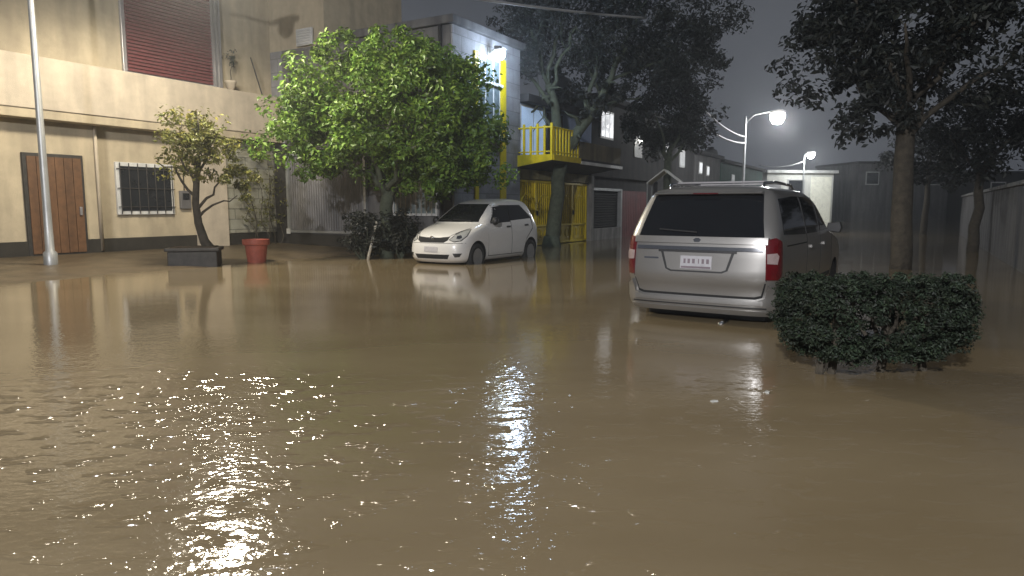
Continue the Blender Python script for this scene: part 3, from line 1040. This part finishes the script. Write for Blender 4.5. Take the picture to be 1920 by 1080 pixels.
# ------------------------------------------------------------------ small things
pot = thing("flower_pot", "terracotta red plastic tub standing in the water in front of the stone panel", "pot", (-6.05, 16.4, -.15), 0)
MB().lathe([(.19, 0), (.255, .55), (.30, .56), (.31, .6), (.31, .69), (.285, .69), (.27, .6), (.26, .56), (.01, .55)], 28).build("tub", terracotta, pot, smooth=False)
MB().lathe([(.25, .555), (.1, .575), (.01, .58)], 20).build("soil", soil, pot, smooth=True)
pi = MB().tube([(-3.62, 17.15, -.2), (-3.36, 17.3, .95)], .035, 10).build("leaning_pipe", pale_pipe, smooth=True)
tag(pi, "pale pipe leaning out of the water beside the round tree's shrubs", "pipe")
for (x, y, a, lb) in ((1.36, 4.54, .4, "small pale plastic scrap floating in front of the minivan's tail lamp"), (1.80, 4.77, 1.2, "pale leaf-sized scrap floating between the minivan and the dark hedge")):
    fl_ = MB().prism([(-.030, -.012), (.018, -.016), (.032, .004), (.010, .018), (-.026, .012)], .001, .007, 'z').build("floating_scrap", tarp, loc=(x, y, 0))
    fl_.rotation_euler.z = a
    tag(fl_, lb, "litter")
ta = thing("tarp_awning", "small white gabled tarp awning above the dark wall left of the minivan roof", "awning", (5.75, 26.2, 0), R(-20))
MB().prism([(-.62, 2.15), (0, 2.62), (.62, 2.15), (.62, 2.19), (0, 2.68), (-.62, 2.19)], -.6, .6, 'y').build("tarp", tarp, ta)
MB().tube([(-.6, -.55, -.2), (-.6, -.55, 2.16)], .025, 6).tube([(.6, -.55, -.2), (.6, -.55, 2.16)], .025, 6).tube([(-.6, .55, -.2), (-.6, .55, 2.16)], .025, 6).tube([(.6, .55, -.2), (.6, .55, 2.16)], .025, 6).build("frame", pole_m, ta)
sl = thing("porch_lamp", "tiny white porch lamp shining on the dark house above the maroon gate", "lamp", loc2(16.1, -.02, 4.2), RZ)
MB().tube([(0, .02, 0), (0, -.16, .05)], .015, 6).build("bracket", pole_m, sl)
MB().lathe([(.02, -.12), (.08, -.08), (.09, 0), (.06, .06), (.02, .08)], 12, 'z', (0, -.2, 0)).build("lamp_glass", mat("porch_glow", (.8, .8, .8), .4, emit=(1, .98, .9), estr=6), sl, smooth=True)

# ------------------------------------------------------------------ vehicles
paint_white = mat("white_car_paint", (.66, .65, .63), .32, 0.0, var=.06, scale=1.5, coat=.8)
paint_silver = mat("silver_car_paint", (.30, .29, .275), .36, .65, var=.06, scale=1.5, coat=.8)
blackpl = mat("black_plastic", (.018, .018, .019), .5, var=.2)
carglass = mat("car_glass", (.010, .011, .013), .05, var=.1, spec=.6)
tyre_m = mat("tyre_rubber", (.02, .02, .02), .8, var=.3, scale=14)
rim_m = mat("rim_alloy", (.42, .42, .42), .35, .7, var=.15)
lamp_clear = mat("headlamp_lens", (.45, .46, .45), .12, .2, var=.25, scale=12, coat=1.0)
lamp_red = mat("tail_lamp_red", (.10, .004, .007), .2, var=.2, coat=1.0, scale=12)
lamp_white = mat("tail_lamp_clear", (.34, .26, .25), .15, var=.2, coat=1.0, scale=12)
chrome = mat("chrome", (.6, .6, .62), .12, 1.0, var=.08)
plate_m = mat("plate_white", (.45, .44, .46), .45, var=.15, scale=18)
plate_ink = mat("plate_ink", (.2, .16, .18), .6, var=.2)
seam_m = mat("seam_black", (.01, .01, .01), .8, var=.1)


def catmull(rows, per):
    rows = np.array(rows, float)
    out = []
    n = len(rows)
    for i in range(n - 1):
        p0, p1, p2, p3 = rows[max(i - 1, 0)], rows[i], rows[i + 1], rows[min(i + 2, n - 1)]
        for k in range(per):
            t = k / per
            a = .5 * ((2 * p1) + (-p0 + p2) * t + (2 * p0 - 5 * p1 + 4 * p2 - p3) * t * t + (-p0 + 3 * p1 - 3 * p2 + p3) * t ** 3)
            out.append(a)
    out.append(rows[-1])
    return out


def car_skin(rows, per=5, M=28, barrel=.035):
    """rows: z, xf, xr, w, Lf, nf, Lr, nr -> stacked plan outlines, closed top and bottom."""
    V, F = [], []
    rings = catmull(rows, per)
    ths_f = np.linspace(-math.pi / 2, math.pi / 2, M)
    nside = 14
    npr = None
    for z, xf, xr, w, Lf, nf, Lr, nr in rings:
        ring = []
        xcf, xcr = xf - Lf, xr + Lr
        mid, half = (xf + xr) / 2, max((xf - xr) / 2, .1)

        def W(x):
            return w * (1 - barrel * ((x - mid) / half) ** 2)
        for th in ths_f:
            cx, sy = math.cos(th), math.sin(th)
            x = xcf + Lf * abs(cx) ** (2 / nf)
            y = math.copysign(abs(sy) ** (2 / nf), sy)
            ring.append((x, y * W(x), z))
        for k in range(1, nside):
            x = xcf + (xcr - xcf) * k / nside
            ring.append((x, W(x), z))
        for th in ths_f[::-1]:
            cx, sy = math.cos(th), math.sin(th)
            x = xcr - Lr * abs(cx) ** (2 / nr)
            y = math.copysign(abs(sy) ** (2 / nr), sy)
            ring.append((x, y * W(x), z))
        for k in range(1, nside):
            x = xcr + (xcf - xcr) * k / nside
            ring.append((x, -W(x), z))
        npr = len(ring)
        V.extend(ring)
    nr_ = len(rings)
    for i in range(nr_ - 1):
        for k in range(npr):
            k2 = (k + 1) % npr
            F.append((i * npr + k, i * npr + k2, (i + 1) * npr + k2, (i + 1) * npr + k))
    V.append((sum(v[0] for v in V[:npr]) / npr, 0, rings[0][0]))
    cb_ = len(V) - 1
    top = V[(nr_ - 1) * npr:nr_ * npr]
    V.append((sum(v[0] for v in top) / npr, 0, rings[-1][0] + .004))
    ct = len(V) - 1
    for k in range(npr):
        k2 = (k + 1) % npr
        F.append((cb_, k2, k))
        F.append((ct, (nr_ - 1) * npr + k, (nr_ - 1) * npr + k2))
    return V, F


class Car:
    def __init__(s, root, V, F):
        s.root, s.V, s.F = root, V, F
        s.bvh = BVHTree.FromPolygons([Vector(v) for v in V], F)

    def body(s, m, arches, R_, ymin, ymax):
        me = bpy.data.meshes.new("body")
        me.from_pydata(s.V, [], s.F)
        bm = bmesh.new()
        bm.from_mesh(me)
        bmesh.ops.recalc_face_normals(bm, faces=bm.faces)
        bm.to_mesh(me)
        bm.free()
        me.materials.append(m)
        me.materials.append(blackpl)
        o = bpy.data.objects.new("body", me)
        COL.objects.link(o)
        cut = MB()
        for x, z in arches:
            for sgn in (-1, 1):
                cut.lathe([(R_, ymin * sgn), (R_, ymax * sgn)], 40, 'y', (x, 0, z))
        co = cut.build("arch_cutter", blackpl)
        bo = o.modifiers.new("arch", 'BOOLEAN')
        bo.object = co
        bo.operation = 'DIFFERENCE'
        bo.solver = 'EXACT'
        try:
            bo.material_mode = 'TRANSFER'
        except Exception:
            pass
        dg = bpy.context.evaluated_depsgraph_get()
        ev = o.evaluated_get(dg)
        me2 = bpy.data.meshes.new_from_object(ev)
        o.modifiers.clear()
        o.data = me2
        bpy.data.objects.remove(co)
        bm = bmesh.new()
        bm.from_mesh(me2)
        for f in bm.faces:
            f.smooth = True
        for e in bm.edges:
            if len(e.link_faces) == 2 and (e.calc_face_angle(0) > R(38)):
                e.smooth = False
        bm.to_mesh(me2)
        bm.free()
        o.parent = s.root
        return o

    def patch(s, name, m, poly, view, off=.005, parent=None, step=.06, thick=.012, label=None):
        """poly in 2D as seen along `view`; laid on the body skin."""
        if isinstance(view, str):
            views = {'front': ((9, 0, 0), (0, 1, 0), (-1, 0, 0)), 'rear': ((-9, 0, 0), (0, 1, 0), (1, 0, 0)),
                     'left': ((0, 9, 0), (1, 0, 0), (0, -1, 0)), 'right': ((0, -9, 0), (1, 0, 0), (0, 1, 0))}
            og, av, dv = views[view]
            og, av, dv = Vector(og), Vector(av), Vector(dv)
        else:
            ang = view                      # plan angle of the viewing side, degrees, 0 = straight ahead of the car
            dv = -Vector((math.cos(R(ang)), math.sin(R(ang)), 0))
            og = -dv * 9
            av = Vector((-math.sin(R(ang)), math.cos(R(ang)), 0))
        bm = bmesh.new()
        vs = [bm.verts.new((q[0], q[1], 0)) for q in poly]
        bm.faces.new(vs)
        xs = [q[0] for q in poly]
        ys = [q[1] for q in poly]
        for lo, hi, ax in ((min(xs), max(xs), 0), (min(ys), max(ys), 1)):
            k = max(1, int((hi - lo) / step))
            for i in range(1, k + 1):
                c = lo + (hi - lo) * i / (k + 1)
                co = (c, 0, 0) if ax == 0 else (0, c, 0)
                no = (1, 0, 0) if ax == 0 else (0, 1, 0)
                bmesh.ops.bisect_plane(bm, geom=bm.verts[:] + bm.edges[:] + bm.faces[:], plane_co=co, plane_no=no)
        dead = []
        nrm = {}
        for v in bm.verts:
            o_ = og + av * v.co.x + Vector((0, 0, v.co.y))
            hit, n_, _, _ = s.bvh.ray_cast(o_, dv, 20)
            if hit is None:
                dead.append(v)
                continue
            if n_.dot(dv) > 0:
                n_ = -n_
            nrm[v] = n_
            v.co = hit + n_ * off
        if dead:
            bmesh.ops.delete(bm, geom=dead, context='VERTS')
        for f in bm.faces:
            f.smooth = True
        be = [e for e in bm.edges if len(e.link_faces) == 1]
        dupe = {}

        def low(v):
            if v not in dupe:
                a = bm.verts.new(v.co)
                b = bm.verts.new(v.co - nrm[v] * (off + thick))
                dupe[v] = (a, b)
            return dupe[v]
        for e in be:
            a, b = e.verts
            a0, a1 = low(a)
            b0, b1 = low(b)
            bm.faces.new((a0, b0, b1, a1))
        bmesh.ops.recalc_face_normals(bm, faces=bm.faces)
        me = bpy.data.meshes.new(name)
        bm.to_mesh(me)
        bm.free()
        me.materials.append(m)
        o = bpy.data.objects.new(name, me)
        COL.objects.link(o)
        o.parent = parent or s.root
        if label:
            o["label"] = label
        return o

    def wheel(s, x, y, z, r, spokes=7, width=.2):
        sg = 1 if y > 0 else -1
        e = bpy.data.objects.new("wheel", None)
        COL.objects.link(e)
        e.parent = s.root
        e.location = (x, y, z)
        hw_ = width / 2
        MB().lathe([(r * .62, -hw_), (r * .9, -hw_), (r * .98, -hw_ * .75), (r, -hw_ * .4), (r, hw_ * .4), (r * .98, hw_ * .75), (r * .9, hw_), (r * .64, hw_ * .95), (r * .62, hw_ * .7)], 36, 'y').build("tyre", tyre_m, e, smooth=True)
        rm = MB().lathe([(r * .64, hw_ * .97 * sg), (r * .60, hw_ * .9 * sg), (r * .58, hw_ * .3 * sg)], 36, 'y')
        rm.lathe([(r * .17, hw_ * .55 * sg), (r * .17, hw_ * .8 * sg), (r * .1, hw_ * .9 * sg)], 16, 'y')
        for k in range(spokes):
            a = 2 * math.pi * k / spokes
            ca, sa = math.cos(a), math.sin(a)
            vs, wd = [], r * .07
            for rr, yy, ww in ((r * .12, hw_ * .78, wd), (r * .6, hw_ * .88, wd * 1.25)):
                for dw in (-ww, ww):
                    for dy in (0, -.03):
                        vs.append((rr * ca - dw * sa, (yy + dy) * sg, rr * sa + dw * ca))
            rm.add(vs, [(0, 1, 3, 2), (4, 6, 7, 5), (0, 4, 5, 1), (2, 3, 7, 6), (0, 2, 6, 4), (1, 5, 7, 3)])
        rm.build("rim", rim_m, e, smooth=False)
        return e


def mir(poly):
    return [(-a, b) for a, b in poly][::-1]


# ---- white hatchback
HATCH = [  # z, xf, xr, w, Lf, nf, Lr, nr
    (.20, 1.84, -1.70, .74, .5, 3.0, .4, 3.2),
    (.26, 1.92, -1.77, .80, .5, 3.0, .4, 3.2),
    (.36, 1.965, -1.82, .835, .52, 2.9, .42, 3.2),
    (.50, 1.97, -1.84, .845, .55, 2.8, .42, 3.2),
    (.62, 1.945, -1.835, .85, .58, 2.7, .42, 3.2),
    (.72, 1.89, -1.82, .847, .62, 2.6, .40, 3.2),
    (.80, 1.79, -1.81, .842, .66, 2.5, .40, 3.2),
    (.875, 1.60, -1.79, .832, .66, 2.4, .38, 3.2),
    (.94, 1.34, -1.77, .818, .60, 2.4, .38, 3.2),
    (1.00, 1.10, -1.74, .80, .50, 2.4, .36, 3.2),
    (1.10, .92, -1.69, .765, .42, 2.5, .36, 3.0),
    (1.25, .63, -1.60, .712, .40, 2.6, .36, 3.0),
    (1.38, .36, -1.50, .66, .36, 2.6, .36, 3.0),
    (1.455, .10, -1.38, .60, .36, 2.5, .36, 2.8),
    (1.50, -.20, -1.18, .50, .3, 2.3, .3, 2.4),
    (1.525, -.48, -.90, .32, .15, 2.2, .15, 2.2)]
HL = (-.83, 17.45, -.185)
hb = thing("white_hatchback", "small white five door hatchback parked facing the camera under the round tree", "car", HL, R(-121.2))
hb.scale = (1.0, .97, 1.11)
V, F = car_skin(HATCH)
car = Car(hb, V, F)
car.body(paint_white, [(1.24, .30), (-1.22, .30)], .345, .50, 1.1)
# glass
car.patch("windscreen", carglass, [(-.62, 1.02), (.62, 1.02), (.56, 1.20), (.48, 1.40), (-.48, 1.40), (-.56, 1.20)], 'front', .004)
car.patch("rear_window", carglass, [(-.55, 1.08), (.55, 1.08), (.48, 1.40), (-.48, 1.40)], 'rear', .004)
for sd in ('left', 'right'):
    sg = 1 if sd == 'left' else -1
    dpoly = [(.78, .32), (.80, .97), (.34, 1.385), (-.245, 1.42), (-.245, .30)]
    car.patch("door_seam", seam_m, [(.80, .30), (.80, .975), (.68, .98), (.28, 1.375), (-.9, 1.385), (-1.34, 1.10), (-1.33, .84), (-1.0, .62), (-.83, .30)], sd, .0015)
    dr = car.patch("door", paint_white, [(.785, .315), (.80, .965), (.70, 1.0), (-.24, 1.035), (-.24, .315)], sd, .0045)
    car.patch("window", carglass, [(.66, .985), (.30, 1.335), (.0, 1.37), (-.23, 1.37), (-.23, 1.01), (.5, .985)], sd, .007, dr)
    car.patch("handle", blackpl, [(-.02, .885), (-.19, .89), (-.19, .925), (-.02, .92)], sd, .022, dr, .05)
    d2 = car.patch("door", paint_white, [(-.265, .315), (-.265, 1.035), (-1.28, 1.075), (-1.31, .86), (-.98, .63), (-.82, .315)], sd, .0045)
    car.patch("window", carglass, [(-.275, 1.04), (-.275, 1.375), (-.75, 1.365), (-.98, 1.32), (-1.22, 1.09), (-.9, 1.062)], sd, .007, d2)
    car.patch("handle", blackpl, [(-.92, .905), (-1.09, .91), (-1.09, .945), (-.92, .94)], sd, .022, d2, .05)
    car.patch("sill_trim", blackpl, [(.82, .205), (.82, .225), (-.8, .225), (-.8, .205)], sd, .004)
    mo = MB().lathe([(.01, -.07), (.06, -.06), (.085, -.02), (.085, .03), (.06, .07), (.01, .08)], 14, 'x', (.60, .90 * sg, 1.04))
    mo.tube([(.62, .76 * sg, 1.02), (.62, .86 * sg, 1.02)], .025, 8)
    mo.build("mirror", blackpl, hb, smooth=True)
# nose
car.patch("grille", blackgap, [(-.46, .735), (-.43, .66), (-.34, .615), (.34, .615), (.43, .66), (.46, .735), (.2, .715), (-.2, .715)], 'front', .004)
car.patch("bumper_seam", seam_m, [(-.78, .598), (.78, .598), (.78, .606), (-.78, .606)], 'front', .002)
car.patch("lower_grille", blackgap, [(-.50, .375), (-.44, .285), (.44, .285), (.50, .375)], 'front', .004)
car.patch("plate", plate_m, [(-.19, .43), (.19, .43), (.19, .53), (-.19, .53)], 'front', .012)
for sg in (-1, 1):
    pol = [(.57, .40), (.61, .32), (.70, .33), (.745, .40)]
    car.patch("fog_lamp", blackpl, pol if sg > 0 else mir(pol), 'front', .004)
    hp = [(-.78, .67), (-.68, .64), (-.52, .66), (-.38, .75), (-.28, .865), (-.42, .85), (-.62, .775)]
    a = 38 * sg
    hd = car.patch("headlight", lamp_clear, hp if sg > 0 else mir(hp), a, .006)
    h2p = [(-.80, .67), (-.68, .625), (-.51, .645), (-.36, .743), (-.255, .88), (-.42, .866), (-.63, .79)]
    car.patch("headlight_rim", seam_m, h2p if sg > 0 else mir(h2p), a, .0018, hd)
    h3p = [(-.62, .69), (-.54, .69), (-.49, .72), (-.51, .76), (-.60, .745)]
    car.patch("reflector", chrome, h3p if sg > 0 else mir(h3p), a, .009, hd)
    tp = [(.50, .80), (.50, 1.0), (.66, 1.02), (.70, .8)]
    car.patch("tail_light", lamp_red, tp if sg > 0 else mir(tp), 'rear', .006)
# round emblem on the nose
em = MB()
hit, nn_, _, _ = car.bvh.ray_cast(Vector((9, 0, .70)), Vector((-1, 0, 0)), 20)
ring = []
for k in range(21):
    a = 2 * math.pi * k / 20
    ring.append((hit.x + .016, .058 * math.cos(a), .70 + .042 * math.sin(a)))
em.tube(ring, .008, 6, False)
em.tube([(q[0] + .002, q[1] * .5, .715 + (q[2] - .70) * .55) for q in ring], .005, 6, False)
em.tube([(q[0] + .002, q[1] * .32, .70 + (q[2] - .70) * .9) for q in ring], .005, 6, False)
em.build("emblem", chrome, hb, smooth=True)
# bonnet shut line
for sg in (-1, 1):
    bl = [(.40 , .715), (.52, .80), (.66, .905), (.675, .905), (.535, .797), (.41, .712)]
    car.patch("bonnet_seam", seam_m, bl if sg > 0 else mir(bl), 'front', .002, step=.04)
wp = MB()
for y0, y1 in ((.45, -.05), (-.08, -.55)):
    pp2 = []
    for k in range(8):
        y = y0 + (y1 - y0) * k / 7
        z = 1.035 + .02 * k / 7
        hit, n_, _, _ = car.bvh.ray_cast(Vector((9, y, z)), Vector((-1, 0, 0)), 20)
        pp2.append(hit + n_ * .02)
    wp.tube(pp2, .008, 5)
wp.build("wiper", blackpl, hb)
for x in (1.24, -1.22):
    for sg in (-1, 1):
        car.wheel(x, .735 * sg, .295, .295, 7, .19)

# ---- silver minivan
VAN = [
    (.30, 2.40, -2.38, .86, .5, 3.2, .30, 4.0),
    (.345, 2.50, -2.44, .93, .5, 3.2, .32, 4.0),
    (.42, 2.56, -2.46, .97, .5, 3.0, .34, 4.0),
    (.56, 2.57, -2.455, .985, .5, 3.0, .34, 4.0),
    (.70, 2.56, -2.50, .995, .52, 2.9, .32, 4.2),
    (.85, 2.50, -2.49, 1.0, .55, 2.8, .30, 4.4),
    (1.00, 2.30, -2.475, .995, .60, 2.7, .28, 4.6),
    (1.09, 1.85, -2.46, .988, .60, 2.6, .27, 4.6),
    (1.16, 1.42, -2.44, .975, .55, 2.6, .26, 4.6),
    (1.28, 1.15, -2.38, .945, .50, 2.8, .25, 4.6),
    (1.42, .86, -2.29, .905, .45, 3.0, .25, 4.6),
    (1.56, .55, -2.19, .86, .40, 3.0, .25, 4.6),
    (1.655, .25, -2.12, .81, .40, 3.0, .25, 4.4),
    (1.71, -.10, -2.04, .73, .40, 2.6, .25, 3.6),
    (1.745, -.60, -1.85, .52, .3, 2.4, .2, 2.8),
    (1.755, -.95, -1.55, .3, .15, 2.2, .15, 2.2)]


def minivan(name, label, loc, rz, scale, paint, detail=True):
    vn = thing(name, label, "minivan", loc, rz)
    vn.scale = scale
    V, F = car_skin(VAN, 5, 28, .02)
    c_ = Car(vn, V, F)
    c_.body(paint, [(1.60, .34), (-1.46, .34)], .40, .58, 1.2)
    # tailgate: dark seam outline, panel, glass
    c_.patch("tailgate_seam", seam_m, [(-.80, .505), (-.72, .485), (.72, .485), (.80, .505), (.86, .72), (.86, 1.16), (-.86, 1.16), (-.86, .72)], 'rear', .002)
    tg = c_.patch("tailgate", paint, [(-.785, .53), (-.71, .512), (.71, .512), (.785, .53), (.842, .72), (.842, 1.15), (-.842, 1.15), (-.842, .72)], 'rear', .008)
    c_.patch("rear_window", carglass, [(-.80, 1.165), (.80, 1.165), (.755, 1.36), (.70, 1.63), (-.70, 1.63), (-.755, 1.36)], 'rear', .010, tg)
    c_.patch("window_ledge", paint, [(-.842, 1.085), (.842, 1.085), (.842, 1.155), (-.842, 1.155)], 'rear', .030, tg)
    c_.patch("trim_bar", chrome, [(-.80, 1.01), (.80, 1.01), (.80, 1.05), (-.80, 1.05)], 'rear', .028, tg)
    c_.patch("trim_shadow", blackpl, [(-.50, .985), (.50, .985), (.50, 1.009), (-.50, 1.009)], 'rear', .022, tg)
    rc = c_.patch("plate_recess", blackpl, [(-.47, .985), (-.40, .79), (-.33, .762), (.33, .762), (.40, .79), (.47, .985)], 'rear', .011, tg)
    c_.patch("recess_panel", paint, [(-.435, .985), (-.375, .80), (-.32, .78), (.32, .78), (.375, .80), (.435, .985)], 'rear', .0135, tg)
    pt = c_.patch("plate", plate_m, [(-.20, .80), (.20, .80), (.20, .945), (-.20, .945)], 'rear', .022, tg)
    if detail:
        c_.patch("plate_band", plate_ink, [(-.19, .805), (.19, .805), (.19, .828), (-.19, .828)], 'rear', .0235, pt, thick=.001)
        ink = [(-.15, .05), (-.09, .045), (-.035, .02), (.03, .05), (.09, .045), (.145, .04)]
        for q, wdt in ink:
            c_.patch("plate_mark", plate_ink, [(q - wdt * .35, .86), (q + wdt * .35, .86), (q + wdt * .35, .912), (q - wdt * .35, .912)], 'rear', .0235, pt, thick=.001)
        c_.patch("badge", chrome, [(-.035, 1.10), (.035, 1.10), (.05, 1.125), (.02, 1.14), (-.02, 1.14), (-.05, 1.125)], 'rear', .036, tg)
        c_.patch("model_lettering", chrome, [(.50, .90), (.70, .90), (.70, .92), (.50, .92)], 'rear', .011, tg)
    # bumper
    bp_ = c_.patch("bumper", paint, [(-.93, .60), (-.86, .655), (-.82, .50), (-.72, .470), (.72, .470), (.82, .50), (.86, .655), (.93, .60), (.93, .37), (.80, .335), (-.80, .335), (-.93, .37)], 'rear', .045, thick=.05)
    c_.patch("bumper_step", paint, [(-.80, .425), (.80, .425), (.80, .462), (-.80, .462)], 'rear', .062, bp_)
    c_.patch("bumper_groove", blackpl, [(-.84, .392), (.84, .392), (.84, .404), (-.84, .404)], 'rear', .0475, bp_, thick=.001)
    c_.patch("bumper_lip", paint, [(-.86, .34), (.86, .34), (.86, .375), (-.86, .375)], 'rear', .055, bp_)
    for sg in (-1, 1):
        an = 180 - 38 * sg
        # tail lamps wrap round the corner
        pol = [(-.20, .72), (.12, .70), (.12, 1.13), (-.16, 1.15)]
        pol = [(-q[0], q[1]) for q in pol]
        pol = [(.60, .70), (.60, 1.12), (.86, 1.16), (.93, 1.12), (.95, .74), (.9, .70)]
        # perpendicular coordinate for a corner view
        cc = math.cos(R(38)) * .93 - math.sin(R(38)) * 2.40
        s_ = -1
        ctr = .93 * math.cos(R(38)) - 2.40 * math.sin(R(38))

        def corner(pl):
            # pl given as signed distance from the corner (negative = towards rear face)
            v_ang = 180 - sg * 40
            av = Vector((-math.sin(R(v_ang)), math.cos(R(v_ang)), 0))
            base = Vector((-2.44, sg * .96, 0)).dot(av)
            side = 1 if Vector((1, 0, 0)).dot(av) > 0 else -1
            return [(base + side * a, z) for a, z in pl], v_ang
        q, va = corner([(-.10, .71), (-.10, 1.135), (.02, 1.16), (.11, 1.12), (.12, .78), (.08, .71)])
        tl = c_.patch("tail_light", lamp_red, q, va, .014, step=.04)
        q, va = corner([(-.085, .885), (-.085, .99), (.02, 1.0), (.045, .97), (.03, .88)])
        c_.patch("reversing_lens", lamp_white, q, va, .019, tl, step=.04)
        # long dark side glass, pillars and door seams
        sd = 'left' if sg > 0 else 'right'
        c_.patch("side_window", carglass, [(-2.10, 1.19), (-1.98, 1.59), (-1.2, 1.625), (-.35, 1.625), (.30, 1.56), (.75, 1.36), (1.12, 1.19), (.2, 1.17), (-1.0, 1.17)], sd, .006)
        for x0, x1 in ((-.86, -.80), (.12, .19)):
            c_.patch("window_pillar", blackpl, [(x0, 1.175), (x0, 1.62), (x1, 1.62), (x1, 1.175)], sd, .009)
        for x0 in (-.83, .16, 1.18):
            c_.patch("door_seam", seam_m, [(x0, .36), (x0, 1.165), (x0 + .012, 1.165), (x0 + .012, .36)], sd, .0025)
        c_.patch("sliding_rail", seam_m, [(-2.0, 1.055), (-.85, 1.055), (-.85, 1.07), (-2.0, 1.07)], sd, .0025)
        for x0 in (-.62, .35):
            c_.patch("handle", paint, [(x0, .985), (x0 + .2, .985), (x0 + .2, 1.02), (x0, 1.02)], sd, .025)
        c_.patch("side_moulding", blackpl, [(-1.0, .52), (1.1, .52), (1.1, .57), (-1.0, .57)], sd, .012)
        mo = MB().prism([(.93 * sg, 1.15), (1.13 * sg, 1.13), (1.16 * sg, 1.20), (1.13 * sg, 1.29), (.95 * sg, 1.27)], .97, 1.08, 'x')
        mo.tube([(1.04, .92 * sg, 1.17), (1.04, 1.0 * sg, 1.18)], .03, 8)
        mo.build("mirror", blackpl, vn, bevel=.02)
        hp = [(.42, .72), (.40, .88), (.80, .99), (.86, .80), (.7, .72)]
        c_.patch("headlight", lamp_clear, hp if sg > 0 else mir(hp), 'front', .006)
        # roof rail
        rr = MB()
        rr.tube([(-1.85, .62 * sg, 1.715), (-1.78, .62 * sg, 1.775), (-1.2, .62 * sg, 1.80), (-.2, .60 * sg, 1.785), (.1, .59 * sg, 1.70)], .02, 8)
        rr.build("roof_rail", chrome, vn, smooth=True)
    MB().box(-1.62, -1.56, -.60, .60, 1.785, 1.81).box(-.66, -.60, -.60, .60, 1.785, 1.81).build("roof_crossbar", alu, vn, bevel=.008)
    # spoiler with brake light
    sp = MB().prism([(-2.06, 1.685), (-2.17, 1.672), (-2.215, 1.655), (-2.20, 1.645), (-2.10, 1.64)], -.70, .70, 'y').build("spoiler", paint, vn, bevel=.008)
    BX(-2.222, -2.205, -.16, .16, 1.648, 1.660).build("brake_light", lamp_red, sp)
    c_.patch("windscreen", carglass, [(-.82, 1.20), (.82, 1.20), (.66, 1.62), (-.66, 1.62)], 'front', .005)
    wp = MB()
    pw = []
    for k in range(8):
        y, z = .02 + .5 * k / 7, 1.215 + .03 * k / 7
        hit, n_, _, _ = c_.bvh.ray_cast(Vector((-9, y, z)), Vector((1, 0, 0)), 20)
        pw.append(hit + Vector((-.03, 0, 0)))
    wp.tube(pw, .010, 5)
    wp.build("rear_wiper", blackpl, tg)
    BX(-2.10, 2.1, -.80, .80, .10, .345).build("underbody_shade", blackpl, vn, bevel=.04)  # black block added under the floor to darken the gap above the water
    MB().tube([(-2.30, -.35, .20), (-2.56, -.35, .19)], .035, 10).build("exhaust_pipe", chrome, vn, smooth=True)
    for x in (1.60, -1.46):
        for sg in (-1, 1):
            c_.wheel(x, .86 * sg, .345, .345, 5, .22)
    return vn


minivan("silver_minivan", "silver minivan seen from behind, parked at right with a dark rear window", (3.39, 9.86, -.20), R(57), (.955, .90, 1.0), paint_silver)

# ------------------------------------------------------------------ damp night air
hz = BX(-70, 110, -16, 140, -1.5, 14).build("haze", MATS["soil"])
hm = bpy.data.materials.new("night_haze")
hm.use_nodes = True
hn, hl = hm.node_tree.nodes, hm.node_tree.links
hn.clear()
ho = hn.new("ShaderNodeOutputMaterial")
hv = hn.new("ShaderNodeVolumePrincipled")
hv.inputs["Color"].default_value = (.85, .88, .92, 1)
hv.inputs["Density"].default_value = .0030
hv.inputs["Anisotropy"].default_value = .65
hl.new(hv.outputs[0], ho.inputs["Volume"])
hz.data.materials.clear()
hz.data.materials.append(hm)
hz["kind"] = "stuff"
